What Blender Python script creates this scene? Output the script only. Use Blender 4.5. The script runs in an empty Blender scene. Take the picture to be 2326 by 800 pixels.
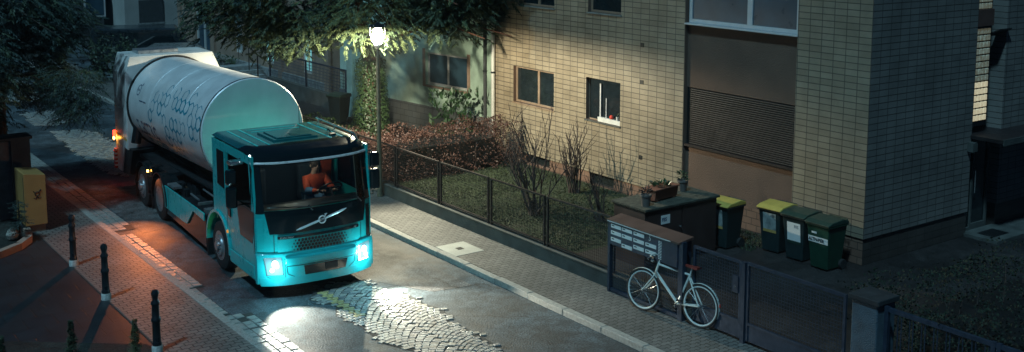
import bpy, bmesh, math, random
from mathutils import Vector, Matrix, noise
random.seed(7)
R = math.radians
S = bpy.context.scene
COL = S.collection

# ---------------------------------------------------------------- camera, world, moon, exposure
cam = bpy.data.cameras.new("camera")
camo = bpy.data.objects.new("camera", cam)
COL.objects.link(camo)
S.camera = camo
cam.sensor_width = 36
cam.lens = 36 * 2542 / 2326
cam.shift_x = 13 / 2326
cam.shift_y = -256 / 2326
cam.clip_start = 0.1
cam.clip_end = 2000
m3 = Matrix(((0.81332307, 0.07802344, -0.57655695),
             (-0.58181232, 0.10906999, -0.80597652),
             (0.0, 0.99096724, 0.13410414)))
camo.matrix_world = Matrix.Translation((0, 0, 7.0)) @ m3.to_4x4()

MOON_EL, MOON_AZ = R(48), R(-142)       # the moon stands behind the camera, to its left
world = bpy.data.worlds.new("World")
S.world = world
world.use_nodes = True
wn = world.node_tree
bg = wn.nodes["Background"]
sky = wn.nodes.new("ShaderNodeTexSky")
sky.sky_type = 'NISHITA'
sky.sun_disc = False
sky.sun_elevation = MOON_EL
tint = wn.nodes.new("ShaderNodeMix")
tint.data_type = 'RGBA'
tint.blend_type = 'MULTIPLY'
tint.inputs[0].default_value = 1
tint.inputs[7].default_value = (0.16, 0.42, 1.0, 1)
wn.links.new(sky.outputs[0], tint.inputs[6])
wn.links.new(tint.outputs[2], bg.inputs[0])
bg.inputs[1].default_value = 0.0060

moon = bpy.data.lights.new("moon", 'SUN')
moon.energy = 1.7
moon.angle = R(4)
moon.color = (0.38, 0.78, 1.0)
moono = bpy.data.objects.new("moon", moon)
COL.objects.link(moono)
# light travels along +x, +y and down
mdir = Vector((0.46, 0.26, -0.82)).normalized()
moono.rotation_euler = mdir.to_track_quat('-Z', 'Y').to_euler()
sky.sun_rotation = math.atan2(-mdir.x, -mdir.y)

S.view_settings.view_transform = 'Standard'
S.view_settings.look = 'None'
S.view_settings.exposure = 0.0
S.view_settings.gamma = 1.0
S.render.engine = 'CYCLES'
S.cycles.use_denoising = True
S.cycles.max_bounces = 6
S.cycles.transparent_max_bounces = 8
S.cycles.sample_clamp_indirect = 3
S.cycles.caustics_reflective = False
S.cycles.caustics_refractive = False

# ---------------------------------------------------------------- materials
MATS = {}


def nd(nt, t, **kw):
    n = nt.nodes.new(t)
    for k, v in kw.items():
        setattr(n, k, v)
    return n


def mat(name, col, rough=0.7, metal=0.0, var=0.15, scale=6.0, bump=0.0, bscale=40.0, spec=0.5, coat=0.0, emis=None, es=0.0, detail=4, coord='Object', rvar=0.1):
    m = bpy.data.materials.new(name)
    m.use_nodes = True
    nt = m.node_tree
    b = nt.nodes["Principled BSDF"]
    b.inputs["Roughness"].default_value = rough
    b.inputs["Metallic"].default_value = metal
    b.inputs["Specular IOR Level"].default_value = spec
    b.inputs["Coat Weight"].default_value = coat
    b.inputs["Coat Roughness"].default_value = 0.08
    tc = nd(nt, "ShaderNodeTexCoord")
    nz = nd(nt, "ShaderNodeTexNoise")
    nz.inputs["Scale"].default_value = scale
    nz.inputs["Detail"].default_value = detail
    nt.links.new(tc.outputs[coord], nz.inputs["Vector"])
    mr = nd(nt, "ShaderNodeMapRange")
    mr.inputs[1].default_value = 0.25
    mr.inputs[2].default_value = 0.75
    mr.inputs[3].default_value = 1 - var
    mr.inputs[4].default_value = 1 + var
    nt.links.new(nz.outputs["Fac"], mr.inputs[0])
    mx = nd(nt, "ShaderNodeVectorMath", operation='SCALE')
    mx.inputs[0].default_value = col[:3]
    nt.links.new(mr.outputs[0], mx.inputs["Scale"])
    nt.links.new(mx.outputs[0], b.inputs["Base Color"])
    if rvar:
        r2 = nd(nt, "ShaderNodeMapRange")
        r2.inputs[1].default_value = 0.3
        r2.inputs[2].default_value = 0.7
        r2.inputs[3].default_value = max(0.02, rough - rvar)
        r2.inputs[4].default_value = min(1, rough + rvar)
        nt.links.new(nz.outputs["Fac"], r2.inputs[0])
        nt.links.new(r2.outputs[0], b.inputs["Roughness"])
    if bump:
        n2 = nd(nt, "ShaderNodeTexNoise")
        n2.inputs["Scale"].default_value = bscale
        n2.inputs["Detail"].default_value = 5
        nt.links.new(tc.outputs[coord], n2.inputs["Vector"])
        bp = nd(nt, "ShaderNodeBump")
        bp.inputs["Strength"].default_value = bump
        bp.inputs["Distance"].default_value = 0.02
        nt.links.new(n2.outputs["Fac"], bp.inputs["Height"])
        nt.links.new(bp.outputs[0], b.inputs["Normal"])
    if emis:
        b.inputs["Emission Color"].default_value = (*emis, 1)
        b.inputs["Emission Strength"].default_value = es
    MATS[name] = m
    return m


def M(n):
    return MATS[n]


def tile_mat(name, axis, c1, c2, mortar, bw=0.3, bh=0.131, msize=0.009, off=0.0, rough=0.45, zoff=0.0, uoff=0.0, wob=0.0, bump=0.5, stain=0.25):
    """grid of wall tiles; axis = which object axis runs along the wall ('x','y') or 'g' for paving (x,y)"""
    m = bpy.data.materials.new(name)
    m.use_nodes = True
    nt = m.node_tree
    b = nt.nodes["Principled BSDF"]
    b.inputs["Roughness"].default_value = rough
    tc = nd(nt, "ShaderNodeTexCoord")
    sp = nd(nt, "ShaderNodeSeparateXYZ")
    nt.links.new(tc.outputs["Object"], sp.inputs[0])
    cb = nd(nt, "ShaderNodeCombineXYZ")
    u = {'x': 0, 'y': 1, 'g': 0}[axis]
    v = 1 if axis == 'g' else 2
    ua = nd(nt, "ShaderNodeMath", operation='ADD')
    ua.inputs[1].default_value = uoff + 100 * bw
    nt.links.new(sp.outputs[u], ua.inputs[0])
    va = nd(nt, "ShaderNodeMath", operation='ADD')
    va.inputs[1].default_value = zoff + 100 * bh
    nt.links.new(sp.outputs[v], va.inputs[0])
    vout = va.outputs[0]
    if wob:
        pp = nd(nt, "ShaderNodeMath", operation='PINGPONG')
        pp.inputs[1].default_value = 0.055
        nt.links.new(ua.outputs[0], pp.inputs[0])
        ml = nd(nt, "ShaderNodeMath", operation='MULTIPLY')
        ml.inputs[1].default_value = wob
        nt.links.new(pp.outputs[0], ml.inputs[0])
        ad = nd(nt, "ShaderNodeMath", operation='ADD')
        nt.links.new(va.outputs[0], ad.inputs[0])
        nt.links.new(ml.outputs[0], ad.inputs[1])
        nz0 = nd(nt, "ShaderNodeTexNoise")
        nz0.inputs["Scale"].default_value = 1.2
        nt.links.new(tc.outputs["Object"], nz0.inputs["Vector"])
        m0 = nd(nt, "ShaderNodeMath", operation='MULTIPLY')
        m0.inputs[1].default_value = 0.10
        nt.links.new(nz0.outputs["Fac"], m0.inputs[0])
        a2 = nd(nt, "ShaderNodeMath", operation='ADD')
        nt.links.new(ad.outputs[0], a2.inputs[0])
        nt.links.new(m0.outputs[0], a2.inputs[1])
        vout = a2.outputs[0]
    nt.links.new(ua.outputs[0], cb.inputs[0])
    nt.links.new(vout, cb.inputs[1])
    br = nd(nt, "ShaderNodeTexBrick")
    br.offset = off
    br.squash = 1.0
    br.inputs["Scale"].default_value = 1.0
    br.inputs["Color1"].default_value = (*c1, 1)
    br.inputs["Color2"].default_value = (*c2, 1)
    br.inputs["Mortar"].default_value = (*mortar, 1)
    br.inputs["Mortar Size"].default_value = msize
    br.inputs["Mortar Smooth"].default_value = 0.15
    br.inputs["Brick Width"].default_value = bw
    br.inputs["Row Height"].default_value = bh
    nt.links.new(cb.outputs[0], br.inputs["Vector"])
    nz = nd(nt, "ShaderNodeTexNoise")
    nz.inputs["Scale"].default_value = 0.9
    nz.inputs["Detail"].default_value = 7
    nz.inputs["Roughness"].default_value = 0.65
    nt.links.new(tc.outputs["Object"], nz.inputs["Vector"])
    mr = nd(nt, "ShaderNodeMapRange")
    mr.inputs[1].default_value = 0.3
    mr.inputs[2].default_value = 0.7
    mr.inputs[3].default_value = 1 - stain
    mr.inputs[4].default_value = 1 + stain
    nt.links.new(nz.outputs["Fac"], mr.inputs[0])
    sc = nd(nt, "ShaderNodeVectorMath", operation='SCALE')
    nt.links.new(br.outputs["Color"], sc.inputs[0])
    nt.links.new(mr.outputs[0], sc.inputs["Scale"])
    nt.links.new(sc.outputs[0], b.inputs["Base Color"])
    nf = nd(nt, "ShaderNodeTexNoise")
    nf.inputs["Scale"].default_value = 60
    nt.links.new(tc.outputs["Object"], nf.inputs["Vector"])
    hm = nd(nt, "ShaderNodeMath", operation='MULTIPLY_ADD')
    hm.inputs[1].default_value = 0.35
    nt.links.new(nf.outputs["Fac"], hm.inputs[0])
    inv = nd(nt, "ShaderNodeMath", operation='SUBTRACT')
    inv.inputs[0].default_value = 1
    nt.links.new(br.outputs["Fac"], inv.inputs[1])
    nt.links.new(inv.outputs[0], hm.inputs[2])
    bp = nd(nt, "ShaderNodeBump")
    bp.inputs["Strength"].default_value = bump
    bp.inputs["Distance"].default_value = 0.01
    nt.links.new(hm.outputs[0], bp.inputs["Height"])
    nt.links.new(bp.outputs[0], b.inputs["Normal"])
    MATS[name] = m
    return m


def asphalt_mat(name, base, rough=0.55, patch=0.5, wet=0.15):
    m = mat(name, base, rough)
    nt = m.node_tree
    nt.nodes.clear()
    out = nd(nt, "ShaderNodeOutputMaterial")
    b = nd(nt, "ShaderNodeBsdfPrincipled")
    nt.links.new(b.outputs[0], out.inputs[0])
    tc = nd(nt, "ShaderNodeTexCoord")

    def noise_(scale, det, lo, hi, a, c):
        n = nd(nt, "ShaderNodeTexNoise")
        n.inputs["Scale"].default_value = scale
        n.inputs["Detail"].default_value = det
        nt.links.new(tc.outputs["Object"], n.inputs["Vector"])
        r = nd(nt, "ShaderNodeMapRange")
        r.inputs[1].default_value = lo
        r.inputs[2].default_value = hi
        r.inputs[3].default_value = a
        r.inputs[4].default_value = c
        nt.links.new(n.outputs["Fac"], r.inputs[0])
        return r.outputs[0], n.outputs["Fac"]
    big, bigf = noise_(0.55, 6, 0.35, 0.65, 1 - patch, 1 + patch)
    mid, _ = noise_(5, 8, 0.35, 0.65, 0.62, 1.38)
    fine, finef = noise_(30, 4, 0.35, 0.65, 0.45, 1.6)
    cr = nd(nt, "ShaderNodeTexVoronoi", feature='DISTANCE_TO_EDGE')
    cr.inputs["Scale"].default_value = 0.55
    wv = nd(nt, "ShaderNodeTexNoise")
    wv.inputs["Scale"].default_value = 2.5
    wv.inputs["Detail"].default_value = 5
    nt.links.new(tc.outputs["Object"], wv.inputs["Vector"])
    va = nd(nt, "ShaderNodeVectorMath", operation='MULTIPLY_ADD')
    va.inputs[1].default_value = (0.7, 0.7, 0)
    nt.links.new(wv.outputs["Color"], va.inputs[0])
    nt.links.new(tc.outputs["Object"], va.inputs[2])
    nt.links.new(va.outputs[0], cr.inputs["Vector"])
    ck = nd(nt, "ShaderNodeMapRange")
    ck.inputs[1].default_value = 0.0
    ck.inputs[2].default_value = 0.008
    ck.inputs[3].default_value = 0.35
    ck.inputs[4].default_value = 1
    nt.links.new(cr.outputs["Distance"], ck.inputs[0])
    p = None
    for o in (big, mid, fine, ck.outputs[0]):
        if p is None:
            p = o
        else:
            q = nd(nt, "ShaderNodeMath", operation='MULTIPLY')
            nt.links.new(p, q.inputs[0])
            nt.links.new(o, q.inputs[1])
            p = q.outputs[0]
    sc = nd(nt, "ShaderNodeVectorMath", operation='SCALE')
    sc.inputs[0].default_value = base
    nt.links.new(p, sc.inputs["Scale"])
    nt.links.new(sc.outputs[0], b.inputs["Base Color"])
    rr = nd(nt, "ShaderNodeMapRange")
    rr.inputs[1].default_value = 0.35
    rr.inputs[2].default_value = 0.65
    rr.inputs[3].default_value = rough - wet
    rr.inputs[4].default_value = rough + wet
    nt.links.new(bigf, rr.inputs[0])
    nt.links.new(rr.outputs[0], b.inputs["Roughness"])
    bp = nd(nt, "ShaderNodeBump")
    bp.inputs["Strength"].default_value = 0.9
    bp.inputs["Distance"].default_value = 0.012
    nt.links.new(finef, bp.inputs["Height"])
    nt.links.new(bp.outputs[0], b.inputs["Normal"])
    return m


asphalt_mat("asphalt", (0.044, 0.060, 0.070), 0.68)
asphalt_mat("asphalt_old", (0.080, 0.080, 0.080), 0.7)
asphalt_mat("plaza", (0.030, 0.032, 0.036), 0.42, 0.4)
asphalt_mat("yard", (0.018, 0.015, 0.015), 0.6, 0.4)
asphalt_mat("earth", (0.02, 0.021, 0.018), 0.8, 0.5)
mat("grass_ground", (0.016, 0.026, 0.009), 0.9, var=0.5, scale=3, bump=1, bscale=60)
mat("grass_blade", (0.026, 0.038, 0.012), 0.7, var=0.5, scale=2)
tile_mat("paver", 'g', (0.12, 0.118, 0.11), (0.165, 0.158, 0.148), (0.035, 0.034, 0.03), bw=0.22, bh=0.11, msize=0.009, off=0.5, rough=0.6, wob=0.5, bump=0.8, stain=0.3)
tile_mat("paver_brown", 'g', (0.17, 0.145, 0.13), (0.22, 0.185, 0.165), (0.035, 0.03, 0.028), bw=0.2, bh=0.12, msize=0.011, off=0.5, rough=0.55, wob=0.55, bump=0.9, stain=0.3)
tile_mat("slab", 'g', (0.018, 0.021, 0.026), (0.024, 0.027, 0.031), (0.012, 0.012, 0.012), bw=0.5, bh=0.5, msize=0.008, off=0.5, rough=0.5, bump=0.5, stain=0.45)
tile_mat("cover_slab", 'g', (0.42, 0.41, 0.36), (0.42, 0.41, 0.36), (0.3, 0.3, 0.27), bw=3, bh=3, rough=0.7, bump=0.3)
tile_mat("tile_y", 'y', (0.235, 0.190, 0.135), (0.29, 0.24, 0.175), (0.065, 0.055, 0.045), zoff=0.02, stain=0.28)
tile_mat("tile_x_shaded", 'x', (0.17, 0.16, 0.15), (0.205, 0.195, 0.18), (0.06, 0.052, 0.045), zoff=0.02, stain=0.3)  # same tile as the street wall; the side's shade is in the colour
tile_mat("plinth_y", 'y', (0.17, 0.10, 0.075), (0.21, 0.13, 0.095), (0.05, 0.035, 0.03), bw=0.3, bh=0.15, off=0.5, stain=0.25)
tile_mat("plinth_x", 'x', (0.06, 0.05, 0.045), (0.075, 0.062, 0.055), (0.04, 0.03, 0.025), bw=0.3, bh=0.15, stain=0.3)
tile_mat("stone_plinth", 'y', (0.13, 0.145, 0.15), (0.17, 0.18, 0.185), (0.07, 0.075, 0.08), bw=0.42, bh=0.2, off=0.5, stain=0.25)
mat("stucco_brown", (0.15, 0.095, 0.07), 0.85, var=0.2, scale=1.5, bump=1.0, bscale=55)
mat("stucco_teal", (0.46, 0.62, 0.52), 0.85, var=0.45, scale=1.1, bump=0.7, bscale=60, detail=9)
mat("stucco_peach", (0.36, 0.25, 0.19), 0.85, var=0.25, scale=2, bump=0.5)
mat("stucco_far", (0.42, 0.42, 0.40), 0.9, var=0.15, scale=1, bump=0.3)
mat("dark_wall", (0.05, 0.055, 0.06), 0.9, var=0.3)
mat("roof_tile", (0.05, 0.035, 0.03), 0.8, var=0.3)
mat("concrete", (0.20, 0.21, 0.20), 0.8, var=0.35, scale=4, bump=0.8, bscale=50, detail=8)
mat("concrete_dark", (0.07, 0.075, 0.07), 0.85, var=0.45, scale=3, bump=0.8, bscale=40, detail=8)
mat("glowing_blind", (0.5, 0.6, 0.6), 0.6, emis=(0.25, 0.85, 0.85), es=0.38)  # outside light on the blinds, put in as a teal glow
mat("cap_darkened", (0.025, 0.028, 0.032), 0.7, var=0.3)  # pillar cap concrete, darkened to counter the moonlight on its top
mat("concrete_blue", (0.055, 0.09, 0.12), 0.8, var=0.45, scale=4, bump=0.8, bscale=50, detail=8)
mat("granite", (0.34, 0.33, 0.30), 0.6, var=0.3, scale=18, bump=0.7, bscale=90, detail=6)
mat("cobble", (0.28, 0.28, 0.26), 0.42, var=0.35, scale=9, bump=0.5, bscale=60)
mat("cobble_dark", (0.17, 0.175, 0.18), 0.4, var=0.35, scale=9, bump=0.5, bscale=60)
mat("cobble_brown", (0.24, 0.22, 0.19), 0.45, var=0.35, scale=9, bump=0.5, bscale=60)
mat("cobble_joint", (0.035, 0.035, 0.032), 0.9, var=0.4, scale=12, bump=0.5)
mat("yellow_paint", (0.42, 0.35, 0.16), 0.5, var=0.2, scale=15)
mat("metal_dark", (0.030, 0.022, 0.022), 0.5, metal=0.3, var=0.35, scale=10)
mat("metal_blue", (0.030, 0.045, 0.075), 0.45, metal=0.3, var=0.3, scale=10)
mat("rust_brown", (0.115, 0.058, 0.045), 0.55, var=0.2, scale=3, bump=0.2)
mat("shed_brown", (0.048, 0.027, 0.024), 0.5, var=0.25, scale=3)
mat("moss_top", (0.06, 0.06, 0.045), 0.95, var=0.6, scale=9, bump=1, bscale=30)
mat("iron", (0.025, 0.03, 0.036), 0.35, metal=0.4, var=0.2)
mat("pole_green", (0.10, 0.10, 0.075), 0.5, metal=0.2, var=0.35, scale=8)
mat("white_paint", (0.62, 0.62, 0.60), 0.45, var=0.08)
mat("white_label", (0.85, 0.85, 0.82), 0.5, var=0.04)
mat("chipped_white", (0.5, 0.5, 0.47), 0.7, var=0.4, scale=25)
mat("frame_brown", (0.24, 0.17, 0.12), 0.5, var=0.15)
mat("frame_white", (0.55, 0.55, 0.56), 0.4, var=0.08)
mat("glass_dark", (0.012, 0.018, 0.022), 0.06, var=0.3, spec=0.8, rvar=0.02)
mat("glass_blue", (0.035, 0.075, 0.11), 0.3, var=0.3, scale=2, spec=0.35, rvar=0.03)
mat("curtain", (0.10, 0.17, 0.22), 0.8, var=0.3, scale=5)
mat("shutter", (0.050, 0.042, 0.040), 0.45, var=0.15)
mat("black", (0.008, 0.009, 0.01), 0.5, var=0.2)
mat("terracotta", (0.24, 0.085, 0.05), 0.7, var=0.2)
mat("pot_grey", (0.14, 0.12, 0.11), 0.7, var=0.2)
mat("bin_green", (0.010, 0.050, 0.030), 0.4, var=0.3, scale=5)
mat("bin_black", (0.016, 0.03, 0.032), 0.42, var=0.2)
mat("bin_lid_green", (0.022, 0.048, 0.036), 0.4, var=0.2)
mat("bin_yellow", (0.50, 0.38, 0.09), 0.4, var=0.15)
mat("sticker_grey", (0.30, 0.34, 0.33), 0.5, var=0.6, scale=9)
mat("sticker_yellow", (0.5, 0.33, 0.10), 0.5)
mat("post_yellow", (0.40, 0.23, 0.08), 0.45, var=0.1, scale=4)
mat("post_base", (0.16, 0.14, 0.12), 0.7)
mat("teal", (0.012, 0.50, 0.50), 0.28, var=0.12, scale=3, coat=0.6, rvar=0.04)
mat("teal_dark", (0.006, 0.13, 0.14), 0.22, var=0.2, scale=3, coat=0.7, rvar=0.04)
mat("teal_bright", (0.02, 0.50, 0.52), 0.30, var=0.06, scale=3, coat=0.5, rvar=0.04)
mat("black_gloss", (0.004, 0.012, 0.015), 0.15, var=0.1, coat=0.7, rvar=0.03)
mat("black_plastic", (0.012, 0.015, 0.018), 0.5, var=0.15)
mat("tyre", (0.016, 0.017, 0.018), 0.75, var=0.25, bump=0.3)
mat("rim", (0.42, 0.44, 0.46), 0.35, metal=0.75, var=0.2, scale=15)
mat("chrome", (0.75, 0.76, 0.76), 0.15, metal=0.9, var=0.05, rvar=0.03)
mat("bright_trim", (0.85, 0.87, 0.87), 0.3, metal=0.2, var=0.03)
mat("white_panel", (0.80, 0.80, 0.78), 0.35, var=0.1, scale=2, coat=0.2)
mat("hex_teal", (0.0, 0.26, 0.37), 0.4, var=0.1)
mat("text_blue", (0.03, 0.08, 0.17), 0.4, var=0.1)
mat("stripe_yellow", (0.55, 0.42, 0.12), 0.4)
mat("red_white", (0.55, 0.05, 0.03), 0.4)
mat("lamp_white", (0.9, 0.95, 1), 0.3, emis=(0.80, 0.98, 1.0), es=9)
mat("lamp_lens", (0.10, 0.2, 0.22), 0.15, emis=(0.45, 0.9, 1.0), es=0.35)
mat("lamp_warm", (1, 0.9, 0.7), 0.3, emis=(1.0, 0.93, 0.70), es=60)
mat("amber", (0.9, 0.35, 0.03), 0.3, emis=(1.0, 0.42, 0.06), es=30)
mat("amber_dull", (0.6, 0.2, 0.02), 0.3, emis=(1.0, 0.40, 0.05), es=0.6)
mat("tail_red", (0.7, 0.03, 0.01), 0.3, emis=(1.0, 0.06, 0.02), es=5)
mat("glass_block", (0.5, 0.48, 0.36), 0.25, var=0.7, scale=14, emis=(1.0, 0.86, 0.55), es=0.42)
mat("glass_block_dim", (0.4, 0.4, 0.32), 0.25, var=0.8, scale=14, emis=(0.9, 0.85, 0.55), es=0.07)
mat("skin", (0.42, 0.25, 0.18), 0.6, var=0.05)
mat("orange_cloth", (0.55, 0.07, 0.025), 0.8, var=0.25, scale=14)
mat("blue_cloth", (0.10, 0.22, 0.36), 0.8, var=0.2, scale=14)
mat("hair", (0.03, 0.02, 0.015), 0.7)
mat("seat_cloth", (0.02, 0.035, 0.05), 0.85)
mat("bark", (0.115, 0.050, 0.032), 0.9, var=0.45, scale=14, bump=1, bscale=30)
mat("bark_dark", (0.045, 0.035, 0.028), 0.9, var=0.4, scale=14, bump=1, bscale=30)
mat("needle", (0.045, 0.070, 0.036), 0.6, var=0.45, scale=1.3)
mat("needle_light", (0.085, 0.115, 0.05), 0.6, var=0.4, scale=1.3)
mat("needle_dark", (0.026, 0.052, 0.045), 0.6, var=0.4, scale=1.3)
mat("ivy", (0.035, 0.07, 0.025), 0.4, var=0.5, scale=4)
mat("laurel", (0.028, 0.07, 0.030), 0.35, var=0.4, scale=4)
mat("beech_leaf", (0.070, 0.030, 0.022), 0.6, var=0.45, scale=4)
mat("hedge_leaf", (0.016, 0.026, 0.015), 0.9, var=0.5, scale=4)
mat("rhodo", (0.03, 0.075, 0.03), 0.4, var=0.4, scale=4)
mat("twig", (0.045, 0.030, 0.026), 0.85, var=0.4, scale=8)
mat("stone_wall", (0.25, 0.26, 0.26), 0.85, var=0.4, scale=7, bump=1, bscale=12)
mat("saddle", (0.22, 0.035, 0.025), 0.45, var=0.15)
mat("bike_silver", (0.80, 0.85, 0.80), 0.3, metal=0.2, var=0.06)
mat("bike_rim", (0.65, 0.75, 0.75), 0.3, metal=0.2, var=0.06)
mat("car_silver", (0.30, 0.31, 0.31), 0.3, metal=0.4, coat=0.5)
mat("car_dark", (0.022, 0.036, 0.046), 0.3, metal=0.3, coat=0.5)
mat("stone", (0.35, 0.33, 0.29), 0.8, var=0.3, scale=9, bump=0.5)
mat("red_fruit", (0.7, 0.06, 0.03), 0.5)
mat("green_sheet", (0.05, 0.30, 0.22), 0.6)


def glass_mat():
    m = bpy.data.materials.new("windscreen_glass")
    m.use_nodes = True
    nt = m.node_tree
    nt.nodes.clear()
    out = nd(nt, "ShaderNodeOutputMaterial")
    mix = nd(nt, "ShaderNodeMixShader")
    tr = nd(nt, "ShaderNodeBsdfTransparent")
    tr.inputs[0].default_value = (0.88, 0.94, 0.95, 1)
    gl = nd(nt, "ShaderNodeBsdfGlossy")
    gl.inputs["Roughness"].default_value = 0.03
    gl.inputs["Color"].default_value = (0.8, 0.95, 1, 1)
    fr = nd(nt, "ShaderNodeFresnel")
    fr.inputs[0].default_value = 1.45
    nt.links.new(fr.outputs[0], mix.inputs[0])
    nt.links.new(tr.outputs[0], mix.inputs[1])
    nt.links.new(gl.outputs[0], mix.inputs[2])
    nt.links.new(mix.outputs[0], out.inputs[0])
    MATS[m.name] = m


glass_mat()


def lamp_glass_mat():
    m = bpy.data.materials.new("lamp_glass")
    m.use_nodes = True
    nt = m.node_tree
    nt.nodes.clear()
    out = nd(nt, "ShaderNodeOutputMaterial")
    ad = nd(nt, "ShaderNodeAddShader")
    tr = nd(nt, "ShaderNodeBsdfTransparent")
    tr.inputs[0].default_value = (0.95, 0.95, 0.92, 1)
    em = nd(nt, "ShaderNodeEmission")
    em.inputs[0].default_value = (1.0, 0.95, 0.72, 1)
    em.inputs[1].default_value = 22
    nt.links.new(tr.outputs[0], ad.inputs[0])
    nt.links.new(em.outputs[0], ad.inputs[1])
    nt.links.new(ad.outputs[0], out.inputs[0])
    MATS[m.name] = m


lamp_glass_mat()


def drum_mat():
    m = mat("drum_metal", (0.84, 0.85, 0.86), 0.42, metal=0.25, var=0.10, scale=2.2, detail=8)
    nt = m.node_tree
    b = nt.nodes["Principled BSDF"]
    tc = nd(nt, "ShaderNodeTexCoord")
    # sheet seams around the drum, a little apart along its length, plus fine brushing
    sp = nd(nt, "ShaderNodeSeparateXYZ")
    nt.links.new(tc.outputs["Object"], sp.inputs[0])
    mp = nd(nt, "ShaderNodeMapping")
    mp.inputs["Scale"].default_value = (3, 160, 3)
    nt.links.new(tc.outputs["Object"], mp.inputs[0])
    nz = nd(nt, "ShaderNodeTexNoise")
    nz.inputs["Scale"].default_value = 1
    nt.links.new(mp.outputs[0], nz.inputs["Vector"])
    pp = nd(nt, "ShaderNodeMath", operation='PINGPONG')
    pp.inputs[1].default_value = 0.45
    nt.links.new(sp.outputs[1], pp.inputs[0])
    ls = nd(nt, "ShaderNodeMath", operation='LESS_THAN')
    ls.inputs[1].default_value = 0.008
    nt.links.new(pp.outputs[0], ls.inputs[0])
    ad = nd(nt, "ShaderNodeMath", operation='MULTIPLY_ADD')
    ad.inputs[1].default_value = 0.15
    nt.links.new(nz.outputs["Fac"], ad.inputs[0])
    nt.links.new(ls.outputs[0], ad.inputs[2])
    bp = nd(nt, "ShaderNodeBump")
    bp.inputs["Strength"].default_value = 0.35
    bp.inputs["Distance"].default_value = 0.01
    nt.links.new(ad.outputs[0], bp.inputs["Height"])
    nt.links.new(bp.outputs[0], b.inputs["Normal"])


drum_mat()


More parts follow.
